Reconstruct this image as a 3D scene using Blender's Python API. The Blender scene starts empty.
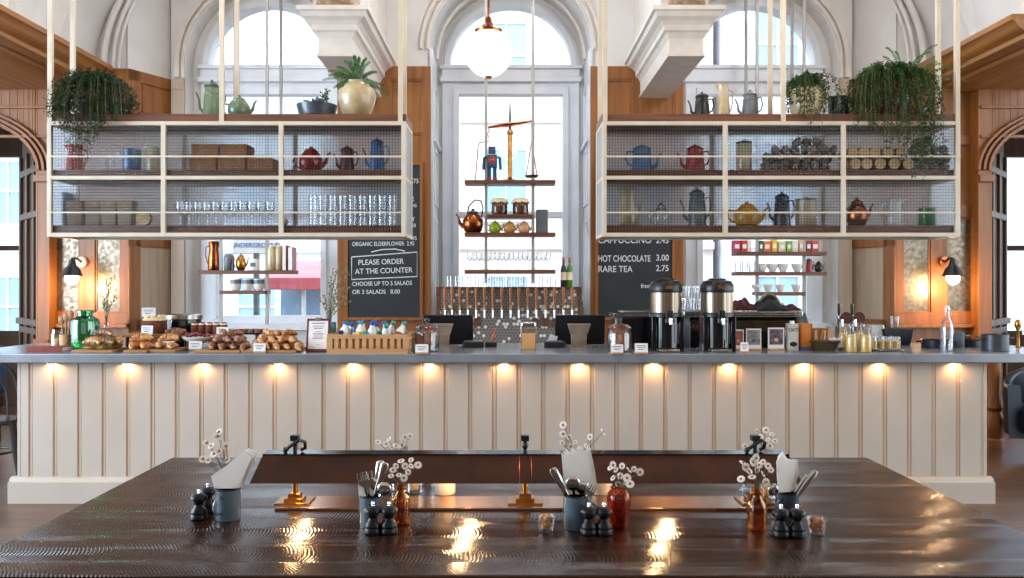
import bpy, math, random
from mathutils import Vector, Matrix, Euler
random.seed(7)
PI = math.pi
COL = bpy.context.scene.collection
SC = bpy.context.scene
# ------------------------------------------------------------------ camera, sky, lights, exposure
cam_d = bpy.data.cameras.new('camera'); cam = bpy.data.objects.new('camera', cam_d); COL.objects.link(cam)
cam.location = (0, 0, 1.5); cam.rotation_euler = (PI/2, 0, 0)
cam_d.sensor_width = 36; cam_d.lens = 828/1024*36
cam_d.shift_x = 4/1024; cam_d.shift_y = -4/1024
cam_d.clip_start = 0.05; cam_d.clip_end = 200
SC.camera = cam
world = bpy.data.worlds.new('sky'); SC.world = world; world.use_nodes = True
wn = world.node_tree.nodes; wl = world.node_tree.links
wn['Background'].inputs[0].default_value = (0.80, 0.91, 1.0, 1)
wn['Background'].inputs[1].default_value = 5.2
SC.view_settings.view_transform = 'Standard'; SC.view_settings.look = 'None'
SC.view_settings.exposure = -0.2; SC.view_settings.gamma = 1.0
SC.view_settings.use_curve_mapping = False
try:
    SC.cycles.max_bounces = 10; SC.cycles.transparent_max_bounces = 24; SC.cycles.use_denoising = True
    SC.cycles.sample_clamp_indirect = 6; SC.cycles.transmission_bounces = 8
    SC.cycles.caustics_reflective = False; SC.cycles.caustics_refractive = False
except Exception: pass

def light(name, kind, loc, power, color=(1, 1, 1), rot=(0, 0, 0), size=None, size_y=None, **kw):
    d = bpy.data.lights.new(name, kind); d.energy = power; d.color = color
    if kind == 'AREA':
        d.shape = 'RECTANGLE'; d.size = size; d.size_y = size_y or size
    elif size is not None: d.shadow_soft_size = size
    for k, v in kw.items(): setattr(d, k, v)
    o = bpy.data.objects.new(name, d); o.location = loc; o.rotation_euler = rot; COL.objects.link(o)
    return o
# added frontal fill behind the camera; bluish daylight of the left side windows
light('fill_behind', 'AREA', (0, -3.4, 2.8), 45, (1.0, 0.965, 0.93), (PI/2, 0, 0), 7.0, 2.6)
light('daylight_left', 'AREA', (-7.6, 2.6, 2.2), 620, (0.62, 0.80, 1.0), (0, -PI/2, 0), 2.6, 4.0)
# added warm fill points without fixtures, above the frame, brightening counter and vault
for gx, gy, gz, gp in ((-2.3, 2.4, 3.3, 17), (2.3, 2.4, 3.3, 28), (-2.2, 4.7, 3.75, 20), (2.2, 4.7, 3.75, 36), (0, 4.3, 3.8, 26)):
    light('warm_fill_light', 'POINT', (gx, gy, gz), gp, (1.0, 0.80, 0.60), size=.16)
for gx in (-2.65, .03, 2.7): light('window_lamp', 'POINT', (gx, 7.5, 4.3), 26, (.95, .97, 1.0), size=.12)  # added fill for the window frames, no fixture hangs here
for gx, gp in ((-2.9, 26), (-.7, 16), (.8, 16), (3.0, 28)):
    light('vault_fill', 'POINT', (gx, 6.5, 4.45), gp*1.1, (0.93, 0.95, 1.0), size=.14)  # added unseen lights that brighten the upper plaster and corbels

# ------------------------------------------------------------------ helpers
def lin(h):
    h = h.lstrip('#'); r = [int(h[i:i+2], 16)/255 for i in (0, 2, 4)]
    return tuple(c/12.92 if c <= .04045 else ((c+.055)/1.055)**2.4 for c in r)
def pt(px, py, y):
    return Vector(((px-508)*y/828, y, 1.5-(py-285)*y/828))
def X(px, y): return (px-508)*y/828
def Z(py, y): return 1.5-(py-285)*y/828

class MB:
    def __init__(s): s.v = []; s.f = []; s.M = Matrix.Identity(4)
    def add(s, vs, fs):
        n = len(s.v); s.v += [tuple(s.M @ Vector(v)) for v in vs]
        s.f += [tuple(i+n for i in f) for f in fs]; return s
    def box(s, c, d, rot=None):
        h = [Vector((x*d[0]/2, y*d[1]/2, z*d[2]/2)) for x in (-1, 1) for y in (-1, 1) for z in (-1, 1)]
        R = Euler(rot).to_matrix() if rot else None
        vs = [Vector(c)+(R @ p if R else p) for p in h]
        return s.add(vs, [(0,1,3,2),(4,6,7,5),(0,4,5,1),(2,3,7,6),(0,2,6,4),(1,5,7,3)])
    def bb(s, x0, x1, y0, y1, z0, z1):
        s.n = getattr(s, 'n', 0)+1; e = (s.n*7 % 13)*.00011   # no two neighbouring boards exactly flush
        x0, x1, y0, y1, z0, z1 = min(x0, x1)-e, max(x0, x1)+e, min(y0, y1)-e, max(y0, y1)+e, min(z0, z1)-e, max(z0, z1)+e
        return s.box(((x0+x1)/2, (y0+y1)/2, (z0+z1)/2), (abs(x1-x0), abs(y1-y0), abs(z1-z0)))
    def lathe(s, prof, c=(0,0,0), seg=24, rot=None, sc=(1,1,1)):
        R = Euler(rot).to_matrix() if rot else Matrix.Identity(3)
        vs = []; fs = []; n = len(prof)
        for r, z in prof:
            for k in range(seg):
                a = 2*PI*k/seg
                vs.append(Vector(c)+R @ Vector((r*math.cos(a)*sc[0], r*math.sin(a)*sc[1], z*sc[2])))
        for i in range(n-1):
            for k in range(seg):
                k2 = (k+1) % seg
                fs.append((i*seg+k, i*seg+k2, (i+1)*seg+k2, (i+1)*seg+k))
        if prof[0][0] > 1e-4: fs.append(tuple(reversed(range(seg))))
        if prof[-1][0] > 1e-4: fs.append(tuple((n-1)*seg+k for k in range(seg)))
        return s.add(vs, fs)
    def cyl(s, c, r, h, seg=20, rot=None): return s.lathe([(r, -h/2), (r, h/2)], c, seg, rot)
    def ell(s, c, r, seg=16, rings=9, rot=None):
        pr = [(max(1e-5, math.sin(PI*i/rings)), -math.cos(PI*i/rings)) for i in range(rings+1)]
        return s.lathe(pr, c, seg, rot, r)
    def tube(s, pts, r, seg=8, flat=1.0):
        pts = [Vector(p) for p in pts]; n = len(pts)
        if not isinstance(r, (list, tuple)): r = [r]*n
        vs = []; fs = []; up = None
        for i in range(n):
            t = (pts[min(i+1, n-1)]-pts[max(i-1, 0)])
            t = t.normalized() if t.length > 1e-9 else Vector((0,0,1))
            if up is None: up = Vector((0,1,0)) if abs(t.y) < .9 else Vector((1,0,0))
            a = t.cross(up); a = a.normalized() if a.length > 1e-6 else Vector((1,0,0))
            b = a.cross(t).normalized(); up = b
            for k in range(seg):
                q = 2*PI*k/seg
                vs.append(pts[i]+a*math.cos(q)*r[i]+b*math.sin(q)*r[i]*flat)
        for i in range(n-1):
            for k in range(seg):
                k2 = (k+1) % seg
                fs.append((i*seg+k, i*seg+k2, (i+1)*seg+k2, (i+1)*seg+k))
        fs.append(tuple(reversed(range(seg)))); fs.append(tuple((n-1)*seg+k for k in range(seg)))
        return s.add(vs, fs)
    def prism(s, poly, y0, y1, ax='y'):
        n = len(poly)
        def m(p, d): return (p[0], d, p[1]) if ax == 'y' else ((d, p[0], p[1]) if ax == 'x' else (p[0], p[1], d))
        vs = [m(p, y0) for p in poly]+[m(p, y1) for p in poly]
        fs = [tuple(range(n)), tuple(reversed(range(n, 2*n)))]
        fs += [(i, i+n, (i+1) % n+n, (i+1) % n) for i in range(n)]
        return s.add(vs, fs)
    def archplate(s, x0, x1, z0, z1, cx, zc, rx, y0, y1, rz=None, seg=24):
        rz = rz or rx
        if cx-rx > x0+1e-4: s.bb(x0, cx-rx, y0, y1, z0, z1)
        if cx+rx < x1-1e-4: s.bb(cx+rx, x1, y0, y1, z0, z1)
        for i in range(seg):
            a, b = PI*i/seg, PI*(i+1)/seg
            p = (cx+rx*math.cos(a), zc+rz*math.sin(a)); q = (cx+rx*math.cos(b), zc+rz*math.sin(b))
            s.prism([p, (p[0], z1), (q[0], z1), q], y0, y1)
        return s
    def ring(s, cx, zc, r0, r1, y0, y1, a0=0, a1=PI, seg=28, k=1.0):
        vs = []; fs = []
        for i in range(seg+1):
            a = a0+(a1-a0)*i/seg; c, n = math.cos(a), math.sin(a)
            vs += [(cx+r0*c, y0, zc+r0*n*k), (cx+r1*c, y0, zc+r1*n*k), (cx+r1*c, y1, zc+r1*n*k), (cx+r0*c, y1, zc+r0*n*k)]
        for i in range(seg):
            b = i*4
            for j in range(4): fs.append((b+j, b+(j+1) % 4, b+4+(j+1) % 4, b+4+j))
        fs += [(0,1,2,3), (seg*4+3, seg*4+2, seg*4+1, seg*4)]
        return s.add(vs, fs)

def obj(name, mb, m, parent=None, loc=None, rot=None, bevel=0, sharp=35, flat=False, label=None):
    me = bpy.data.meshes.new(name); me.from_pydata(mb.v, [], mb.f); me.update()
    if not flat:
        me.polygons.foreach_set('use_smooth', [True]*len(me.polygons))
        me.set_sharp_from_angle(angle=math.radians(sharp))
    me.materials.append(m)
    o = bpy.data.objects.new(name, me); COL.objects.link(o)
    if parent: o.parent = parent
    if loc is not None: o.location = loc
    if rot is not None: o.rotation_euler = rot
    if bevel:
        b = o.modifiers.new('bevel', 'BEVEL'); b.width = bevel; b.segments = 2; b.limit_method = 'ANGLE'
    if label: o['label'] = label
    return o
def tag(o, label, cat, group=None, kind=None):
    o['label'] = label; o['category'] = cat
    if group: o['group'] = group
    if kind: o['kind'] = kind
    return o
def thing(name, label, cat, loc=(0,0,0), rz=0, group=None):
    o = bpy.data.objects.new(name, None); COL.objects.link(o); o.empty_display_size = .05
    o.location = loc; o.rotation_euler = (0, 0, rz)
    return tag(o, label, cat, group)
def struct(name, mb, m, parent=None, **kw):
    o = obj(name, mb, m, parent, **kw)
    if not parent: o['kind'] = 'structure'
    return o
def dup(root, loc=None, rot=None, label=None, scale=None, group=None):
    r = root.copy(); COL.objects.link(r)
    if loc is not None: r.location = loc
    if rot is not None: r.rotation_euler = rot
    if scale is not None: r.scale = (scale,)*3 if not hasattr(scale, '__len__') else scale
    if label: r['label'] = label
    if group: r['group'] = group
    for ch in list(root.children):
        c = ch.copy(); COL.objects.link(c); c.parent = r
        for g in list(ch.children):
            d = g.copy(); COL.objects.link(d); d.parent = c
    return r
def text(body, size, m, parent, loc, rot=(PI/2, 0, 0), depth=.001, align='LEFT', sx=1.0, name='lettering'):
    c = bpy.data.curves.new(name, 'FONT'); c.body = body; c.size = size; c.extrude = depth; c.align_x = align
    c.offset = size*.008
    t = bpy.data.objects.new(name, c); COL.objects.link(t)
    dg = bpy.context.evaluated_depsgraph_get(); dg.update()
    me = bpy.data.meshes.new_from_object(t.evaluated_get(dg)); bpy.data.objects.remove(t)
    me.materials.clear(); me.materials.append(m)
    o = bpy.data.objects.new(name, me); COL.objects.link(o); o.parent = parent
    o.location = loc; o.rotation_euler = rot; o.scale = (sx, 1, 1)
    return o

# ------------------------------------------------------------------ materials
def newmat(name):
    m = bpy.data.materials.new(name); m.use_nodes = True; nt = m.node_tree
    return m, nt, nt.nodes['Principled BSDF']
def setc(b, rough, metal, spec=None, coat=0):
    b.inputs['Roughness'].default_value = rough; b.inputs['Metallic'].default_value = metal
    if spec is not None: b.inputs['Specular IOR Level'].default_value = spec
    if coat: b.inputs['Coat Weight'].default_value = coat; b.inputs['Coat Roughness'].default_value = .08
def mat(name, c1, c2=None, scale=8, rough=.5, metal=0, bump=0, stretch=(1,1,1), spec=None, coat=0, detail=3, contrast=(.35,.65), emit=None, rvar=0):
    m, nt, b = newmat(name); N = nt.nodes; L = nt.links
    c1 = lin(c1) if isinstance(c1, str) else c1
    c2 = (lin(c2) if isinstance(c2, str) else c2) if c2 else tuple(x*.86 for x in c1)
    tc = N.new('ShaderNodeTexCoord'); mp = N.new('ShaderNodeMapping'); mp.inputs['Scale'].default_value = stretch
    L.new(tc.outputs['Object'], mp.inputs['Vector'])
    no = N.new('ShaderNodeTexNoise'); no.inputs['Scale'].default_value = scale; no.inputs['Detail'].default_value = detail
    L.new(mp.outputs[0], no.inputs['Vector'])
    cr = N.new('ShaderNodeValToRGB'); e = cr.color_ramp.elements
    e[0].position, e[1].position = contrast; e[0].color = (*c1, 1); e[1].color = (*c2, 1)
    L.new(no.outputs['Fac'], cr.inputs['Fac']); L.new(cr.outputs['Color'], b.inputs['Base Color'])
    setc(b, rough, metal, spec, coat)
    if rvar:
        mr = N.new('ShaderNodeMapRange'); mr.inputs['To Min'].default_value = rough-rvar; mr.inputs['To Max'].default_value = rough+rvar
        L.new(no.outputs['Fac'], mr.inputs['Value']); L.new(mr.outputs[0], b.inputs['Roughness'])
    if bump:
        bp = N.new('ShaderNodeBump'); bp.inputs['Strength'].default_value = bump; bp.inputs['Distance'].default_value = .01
        L.new(no.outputs['Fac'], bp.inputs['Height']); L.new(bp.outputs[0], b.inputs['Normal'])
    if emit:
        b.inputs['Emission Color'].default_value = (*emit[0], 1); b.inputs['Emission Strength'].default_value = emit[1]
    return m
def glass(name, tint=(1,1,1), gloss=.06, rough=.02, edge=.6, tedge=None):
    """thin clear glass: see-through, darker and shinier towards grazing angles"""
    m, nt, b = newmat(name); N = nt.nodes; L = nt.links; N.remove(b)
    tr = N.new('ShaderNodeBsdfTransparent'); gl = N.new('ShaderNodeBsdfGlossy'); gl.inputs['Roughness'].default_value = rough
    gl.inputs['Color'].default_value = (.95, .97, 1, 1)
    lw = N.new('ShaderNodeLayerWeight'); lw.inputs['Blend'].default_value = .25
    no = N.new('ShaderNodeTexNoise'); no.inputs['Scale'].default_value = 30
    cr = N.new('ShaderNodeMixRGB'); cr.inputs[1].default_value = (*tint, 1)
    te = tedge or tuple(t*edge for t in tint); cr.inputs[2].default_value = (*te, 1)
    L.new(lw.outputs['Facing'], cr.inputs[0]); L.new(cr.outputs[0], tr.inputs['Color'])
    mr = N.new('ShaderNodeMapRange'); mr.inputs['To Min'].default_value = gloss; mr.inputs['To Max'].default_value = min(1, gloss+.38)
    L.new(lw.outputs['Fresnel'], mr.inputs['Value'])
    mx = N.new('ShaderNodeMixShader'); L.new(mr.outputs[0], mx.inputs[0]); L.new(tr.outputs[0], mx.inputs[1]); L.new(gl.outputs[0], mx.inputs[2])
    L.new(mx.outputs[0], N['Material Output'].inputs[0]); return m
def ribglass(name, ax1=0, ax2=2, pitch=.0205, haze=0):
    """cross-reeded glass: ribs one way on one face and the other way on the other"""
    m, nt, b = newmat(name); N = nt.nodes; L = nt.links; N.remove(b)
    tc = N.new('ShaderNodeTexCoord'); sp = N.new('ShaderNodeSeparateXYZ'); L.new(tc.outputs['Object'], sp.inputs[0])
    def M(op, a, bb=None):
        n = N.new('ShaderNodeMath'); n.operation = op
        for i, v in enumerate((a, bb)):
            if v is None: continue
            if isinstance(v, (int, float)): n.inputs[i].default_value = v
            else: L.new(v, n.inputs[i])
        return n.outputs[0]
    s1 = M('ABSOLUTE', M('SINE', M('MULTIPLY', sp.outputs[ax1], PI/pitch)))
    s2 = M('ABSOLUTE', M('SINE', M('MULTIPLY', sp.outputs[ax2], PI/pitch)))
    hgt = M('ADD', s1, s2)
    bp = N.new('ShaderNodeBump'); bp.inputs['Strength'].default_value = 1; bp.inputs['Distance'].default_value = .0016
    L.new(hgt, bp.inputs['Height'])
    rf = N.new('ShaderNodeBsdfRefraction'); rf.inputs['IOR'].default_value = 1.07; rf.inputs['Roughness'].default_value = .02
    rf.inputs['Color'].default_value = (.97, .98, .99, 1); L.new(bp.outputs[0], rf.inputs['Normal'])
    tr = N.new('ShaderNodeBsdfTransparent'); tr.inputs['Color'].default_value = (.97, .98, .99, 1)
    gl = N.new('ShaderNodeBsdfGlossy'); gl.inputs['Roughness'].default_value = .12; L.new(bp.outputs[0], gl.inputs['Normal'])
    # narrow valleys tinted darker, painting in the dark lines refraction makes at the ribs
    v1 = M('LESS_THAN', s1, .26); v2 = M('LESS_THAN', s2, .26); v = M('MAXIMUM', v1, v2)
    a = N.new('ShaderNodeMixShader'); a.inputs[0].default_value = .72
    L.new(rf.outputs[0], a.inputs[1]); L.new(tr.outputs[0], a.inputs[2])
    dk = N.new('ShaderNodeBsdfTransparent'); dk.inputs['Color'].default_value = (.66, .67, .68, 1)
    h = N.new('ShaderNodeMixShader'); L.new(v, h.inputs[0]); L.new(a.outputs[0], h.inputs[1]); L.new(dk.outputs[0], h.inputs[2])
    g = N.new('ShaderNodeMixShader'); g.inputs[0].default_value = .012
    L.new(h.outputs[0], g.inputs[1]); L.new(gl.outputs[0], g.inputs[2])
    if haze:      # frosted: scatters the daylight that comes through it
        df = N.new('ShaderNodeBsdfDiffuse'); df.inputs['Color'].default_value = (.85, .87, .9, 1)
        tl = N.new('ShaderNodeBsdfTranslucent'); tl.inputs['Color'].default_value = (.85, .87, .9, 1)
        d2 = N.new('ShaderNodeMixShader'); L.new(df.outputs[0], d2.inputs[1]); L.new(tl.outputs[0], d2.inputs[2])
        h2 = N.new('ShaderNodeMixShader'); h2.inputs[0].default_value = haze; L.new(g.outputs[0], h2.inputs[1]); L.new(d2.outputs[0], h2.inputs[2]); g = h2
    L.new(g.outputs[0], N['Material Output'].inputs[0]); return m
def wood(name, c1, c2, axis='x', scale=1.0, rough=.45, bump=.08, coat=0, ring=3.0):
    st = {'x': (.35, 6, 6), 'y': (6, .35, 6), 'z': (6, 6, .35)}[axis]
    m = mat(name, c1, c2, ring*scale, rough, 0, bump, st, coat=coat, detail=6, contrast=(.32, .68)); return m
def emis(name, c, s):
    m, nt, b = newmat(name); no = nt.nodes.new('ShaderNodeTexNoise'); no.inputs['Scale'].default_value = 3
    b.inputs['Base Color'].default_value = (*c, 1)
    b.inputs['Emission Color'].default_value = (*c, 1); b.inputs['Emission Strength'].default_value = s; return m

M = {}
M['plaster'] = mat('plaster', '#dcd9d6', '#d4d0cb', 3, .7, bump=.05)
M['moulding'] = mat('moulding_plaster', '#e0d8cf', '#d6cdc2', 9, .6, bump=.04)
M['stone'] = mat('carved_stone', '#b89f82', '#96795a', 20, .7, bump=.3)
M['whitewood'] = mat('white_paintwork', '#e2e4e8', '#dadde2', 5, .4)
M['oak'] = wood('oak', '#9a602b', '#7c491c', 'z', rough=.42)
M['oakx'] = wood('oak_rail', '#9c6833', '#825226', 'x', rough=.42)
M['oaky'] = wood('oak_cornice', '#a87238', '#865527', 'y', rough=.4)
M['palewood'] = wood('pale_panel_wood', '#b7a48c', '#a8927a', 'z', rough=.5)
M['darkoak'] = wood('dark_oak', '#5e4028', '#46301e', 'z', rough=.5)
M['walnut'] = wood('walnut_board', '#7c4c32', '#54301e', 'x', rough=.45, ring=5)
M['cream'] = mat('cream_paint', '#d8ccb8', '#cebfa9', 6, .45)
M['rod'] = mat('grey_rod_paint', '#aaa69f', '#9b978f', 6, .45)
M['chairwood'] = wood('black_bentwood', '#2a1e18', '#1c1410', 'z', rough=.4)
M['panel'] = mat('counter_paint', '#c0b3a6', '#b9ab9c', 2, .5)
M['bead'] = mat('bead_paint', '#b48c5c', '#a87f50', 6, .5)
M['black'] = mat('black_plastic', '#16171a', '#101114', 20, .35)
M['blackgloss'] = mat('black_gloss', '#101216', '#0b0c0f', 10, .12, coat=.5)
M['steel'] = mat('brushed_steel', '#c9c4be', '#a8a39c', 30, .25, 1, stretch=(1, 1, .05))
M['steelv'] = mat('steel_band', '#a89886', '#6e6256', 14, .28, 1, stretch=(6, 6, .02))
M['chrome'] = mat('chrome', '#dfe2e6', '#c9ccd0', 10, .1, 1)
M['silver'] = mat('cutlery_steel', '#cfccc8', '#b5b1ac', 40, .16, 1)
M['brass'] = mat('brass', '#c08a4a', '#a87238', 20, .25, 1)
M['copper'] = mat('copper', '#b5653a', '#6e3a24', 10, .22, 1)
M['slate'] = mat('chalkboard_slate', '#1d2124', '#262a2d', 4, .65)
M['chalk'] = mat('chalk', '#e8e8e6', '#bfc0c0', 120, .9)
M['paper'] = mat('white_paper', '#f0ebe8', '#e6e0de', 20, .8)
M['ink'] = mat('grey_ink', '#77737a', '#5f5c62', 60, .8)
M['card'] = mat('cardboard', '#b07a4e', '#9b683f', 20, .8)
M['paleblock'] = wood('pale_wood_block', '#cfa274', '#b98a5c', 'x', rough=.6)
M['glass'] = glass('clear_glass')
M['pane'] = glass('window_pane', (.97, .99, 1), .03, .01, .9)
M['rib'] = ribglass('reeded_glass'); M['ribside'] = ribglass('reeded_side_glass', 1, 2, haze=.55); M['ribback'] = ribglass('reeded_back_glass', 0, 2, haze=.40)
M['amber'] = glass('amber_glass', (.94, .66, .36), .02, .03, .25, (.62, .30, .08))
M['greenglass'] = glass('green_glass', (.35, .8, .6), .1, .03, .3, (.02, .22, .15))
M['leaf'] = mat('trailing_leaf', '#2f5a2c', '#46762f', 25, .5, contrast=(.3,.7))
M['darkleaf'] = mat('deep_green_leaf', '#1f4a2c', '#2f5e38', 25, .5)
M['fern'] = mat('fern_green', '#355c34', '#527a45', 25, .5)
M['dryleaf'] = mat('dried_foliage', '#b9a988', '#8a8c6a', 30, .8)
M['stem'] = mat('plant_stem', '#5b5a3a', '#6d5a3c', 30, .7)
M['petal'] = mat('white_petal', '#f3ede6', '#e6ddd2', 60, .7)
M['pollen'] = mat('flower_centre', '#b5762a', '#8f5518', 90, .8)
M['napkin'] = mat('white_napkin', '#f2ece4', '#e8e0d6', 8, .85, bump=.05)
M['enamel'] = mat('grey_blue_enamel', '#5d6d77', '#52626c', 6, .22, coat=.4)
M['rim'] = mat('black_enamel_rim', '#1b1d22', '#121318', 20, .25)
M['mill'] = mat('black_lacquer', '#0b0c0f', '#131519', 30, .33, spec=.3)
M['leather'] = mat('brown_leather_shade', '#441f0b', '#2c1306', 9, .5, bump=.04, detail=5, spec=.2)
M['crust'] = mat('baked_crust', '#e3a35c', '#84431c', 40, .4, bump=.35, contrast=(.36,.66), coat=.5)
M['darkcrust'] = mat('dark_baked_crust', '#b0744a', '#4e2614', 40, .4, bump=.35, contrast=(.36,.64), coat=.5)
M['lettuce'] = mat('lettuce', '#4f8f2c', '#2f6a1e', 40, .5)
M['berry'] = mat('red_berry', '#a01f2c', '#5a0f1e', 30, .3)
M['cake'] = mat('brown_cake', '#7a3b22', '#4a2012', 24, .8, bump=.3)
M['icing'] = mat('cream_icing', '#f1e4c8', '#e4c98c', 18, .5)
M['board'] = wood('serving_board', '#b0824f', '#8d6237', 'x', rough=.5)
M['cookie'] = mat('cookie', '#a8602f', '#6a3618', 30, .8, bump=.5)
M['juice'] = mat('orange_juice', '#f0c878', '#e6b85e', 4, .35)
M['porcelain'] = mat('white_porcelain', '#ece8e2', '#e2dcd4', 6, .25, coat=.3)
M['red'] = mat('red_enamel', '#a3242a', '#8a1a22', 8, .28, coat=.3)
M['orange'] = mat('orange_enamel', '#d9542c', '#c8441f', 8, .35)
M['blue'] = mat('blue_enamel', '#3f6c9c', '#33598a', 8, .3, coat=.3)
M['maroon'] = mat('maroon_enamel', '#5e2226', '#47181c', 8, .3)
M['sage'] = mat('sage_green_enamel', '#6d8564', '#5b7355', 8, .3, coat=.3)
M['greyenamel'] = mat('grey_enamel', '#6d7478', '#565c60', 8, .35)
M['navy'] = mat('dark_navy_enamel', '#1c2534', '#151c28', 8, .3, coat=.3)
M['creamglaze'] = mat('cream_glaze', '#cdbb96', '#a89468', 7, .3, coat=.5, bump=.03)
M['yellow'] = mat('amber_glaze', '#d9a23c', '#c08a28', 8, .35)
M['rock'] = mat('rough_grey_brown', '#9a8d80', '#5c5147', 22, .8, bump=.8)
M['felt'] = mat('dark_cloth', '#23272c', '#17191d', 14, .9, bump=.2)
M['redfelt'] = mat('dark_red_cloth', '#57221f', '#3d1512', 14, .9, bump=.2)
M['white'] = mat('white_ceramic', '#f0efec', '#e6e5e2', 8, .3)
M['seat'] = mat('blue_leather', '#14222f', '#0f1b28', 10, .4, bump=.05)
M['bulb'] = emis('lit_bulb', (1.0, .62, .28), 60)
# ------------------------------------------------------------------ special surfaces
def floor_mat():
    m, nt, b = newmat('floor_planks'); N = nt.nodes; L = nt.links
    tc = N.new('ShaderNodeTexCoord'); br = N.new('ShaderNodeTexBrick')
    br.inputs['Scale'].default_value = 1; br.inputs['Brick Width'].default_value = 1.9; br.inputs['Row Height'].default_value = .16
    br.inputs['Mortar Size'].default_value = .004; br.inputs['Color1'].default_value = (*lin('#6d4d36'), 1)
    br.inputs['Color2'].default_value = (*lin('#573c2a'), 1); br.inputs['Mortar'].default_value = (*lin('#241a14'), 1)
    L.new(tc.outputs['Object'], br.inputs['Vector'])
    mp = N.new('ShaderNodeMapping'); mp.inputs['Scale'].default_value = (1, 9, 1); L.new(tc.outputs['Object'], mp.inputs[0])
    no = N.new('ShaderNodeTexNoise'); no.inputs['Scale'].default_value = 3; no.inputs['Detail'].default_value = 6; L.new(mp.outputs[0], no.inputs['Vector'])
    mx = N.new('ShaderNodeMixRGB'); mx.blend_type = 'OVERLAY'; mx.inputs[0].default_value = .7
    L.new(br.outputs['Color'], mx.inputs[1]); L.new(no.outputs['Color'], mx.inputs[2])
    hs = N.new('ShaderNodeHueSaturation'); hs.inputs['Saturation'].default_value = 1.0; L.new(mx.outputs[0], hs.inputs['Color'])
    L.new(hs.outputs[0], b.inputs['Base Color']); b.inputs['Roughness'].default_value = .3
    bp = N.new('ShaderNodeBump'); bp.inputs['Strength'].default_value = .25; bp.inputs['Distance'].default_value = .006
    L.new(no.outputs['Fac'], bp.inputs['Height']); L.new(bp.outputs[0], b.inputs['Normal']); return m
def table_mat():
    """dark stained planks along X, crossed by arc-shaped saw marks, varnished"""
    m, nt, b = newmat('sawn_dark_planks'); N = nt.nodes; L = nt.links
    tc = N.new('ShaderNodeTexCoord')
    def Mth(op, a, bb=None):
        n = N.new('ShaderNodeMath'); n.operation = op
        for i, v in enumerate((a, bb)):
            if v is None: continue
            if isinstance(v, (int, float)): n.inputs[i].default_value = v
            else: L.new(v, n.inputs[i])
        return n.outputs[0]
    sp = N.new('ShaderNodeSeparateXYZ'); L.new(tc.outputs['Object'], sp.inputs[0])
    row = Mth('FLOOR', Mth('DIVIDE', sp.outputs[1], .21))
    fr = Mth('FRACT', Mth('DIVIDE', sp.outputs[1], .21))
    cx = Mth('ADD', sp.outputs[0], Mth('MULTIPLY', Mth('SINE', Mth('MULTIPLY', row, 12.9)), 7))
    dy = Mth('MULTIPLY', Mth('SUBTRACT', fr, .2), .21)
    # circular saw arcs: x shifted by y^2
    arc = Mth('ADD', cx, Mth('MULTIPLY', Mth('MULTIPLY', dy, dy), 3.2))
    nz = N.new('ShaderNodeTexNoise'); nz.inputs['Scale'].default_value = 2.5; nz.inputs['Detail'].default_value = 3; L.new(tc.outputs['Object'], nz.inputs['Vector'])
    arc = Mth('ADD', arc, Mth('MULTIPLY', nz.outputs['Fac'], .03))
    saw = Mth('SINE', Mth('MULTIPLY', arc, 2*PI/.011))
    mp = N.new('ShaderNodeMapping'); mp.inputs['Scale'].default_value = (1, 14, 1); L.new(tc.outputs['Object'], mp.inputs[0])
    gr = N.new('ShaderNodeTexNoise'); gr.inputs['Scale'].default_value = 3; gr.inputs['Detail'].default_value = 7; L.new(mp.outputs[0], gr.inputs['Vector'])
    big = N.new('ShaderNodeTexNoise'); big.inputs['Scale'].default_value = 1.8; L.new(mp.outputs[0], big.inputs['Vector'])
    cr = N.new('ShaderNodeValToRGB'); e = cr.color_ramp.elements; e[0].position = .3; e[1].position = .72
    e[0].color = (*lin('#1a0c07'), 1); e[1].color = (*lin('#3a1e10'), 1); L.new(gr.outputs['Fac'], cr.inputs['Fac'])
    seam = Mth('LESS_THAN', fr, .018)
    mx = N.new('ShaderNodeMixRGB'); L.new(seam, mx.inputs[0]); L.new(cr.outputs[0], mx.inputs[1]); mx.inputs[2].default_value = (.006, .004, .003, 1)
    L.new(mx.outputs[0], b.inputs['Base Color'])
    msk = Mth('MAXIMUM', Mth('MULTIPLY', Mth('SUBTRACT', big.outputs['Fac'], .44), 4.5), .35)
    h = Mth('ADD', Mth('MULTIPLY', saw, Mth('MULTIPLY', msk, .30)), Mth('MULTIPLY', gr.outputs['Fac'], .05))
    h = Mth('SUBTRACT', h, Mth('MULTIPLY', seam, 2))
    bp = N.new('ShaderNodeBump'); bp.inputs['Strength'].default_value = .62; bp.inputs['Distance'].default_value = .0026
    L.new(h, bp.inputs['Height']); L.new(bp.outputs[0], b.inputs['Normal'])
    b.inputs['Roughness'].default_value = .2
    b.inputs['Specular IOR Level'].default_value = .55; b.inputs['Specular Tint'].default_value = (1, .92, .85, 1)
    return m
def mirror_mat():
    m, nt, b = newmat('antique_mirror'); N = nt.nodes; L = nt.links
    tc = N.new('ShaderNodeTexCoord'); no = N.new('ShaderNodeTexNoise'); no.inputs['Scale'].default_value = 26; no.inputs['Detail'].default_value = 8
    L.new(tc.outputs['Object'], no.inputs['Vector'])
    cr = N.new('ShaderNodeValToRGB'); e = cr.color_ramp.elements; e[0].position = .38; e[1].position = .68
    e[0].color = (.20, .165, .12, 1); e[1].color = (.11, .085, .06, 1); L.new(no.outputs['Fac'], cr.inputs['Fac'])
    L.new(cr.outputs[0], b.inputs['Base Color']); b.inputs['Metallic'].default_value = .85
    mr = N.new('ShaderNodeMapRange'); mr.inputs['To Min'].default_value = .12; mr.inputs['To Max'].default_value = .6
    L.new(no.outputs['Fac'], mr.inputs['Value']); L.new(mr.outputs[0], b.inputs['Roughness']); return m
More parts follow.
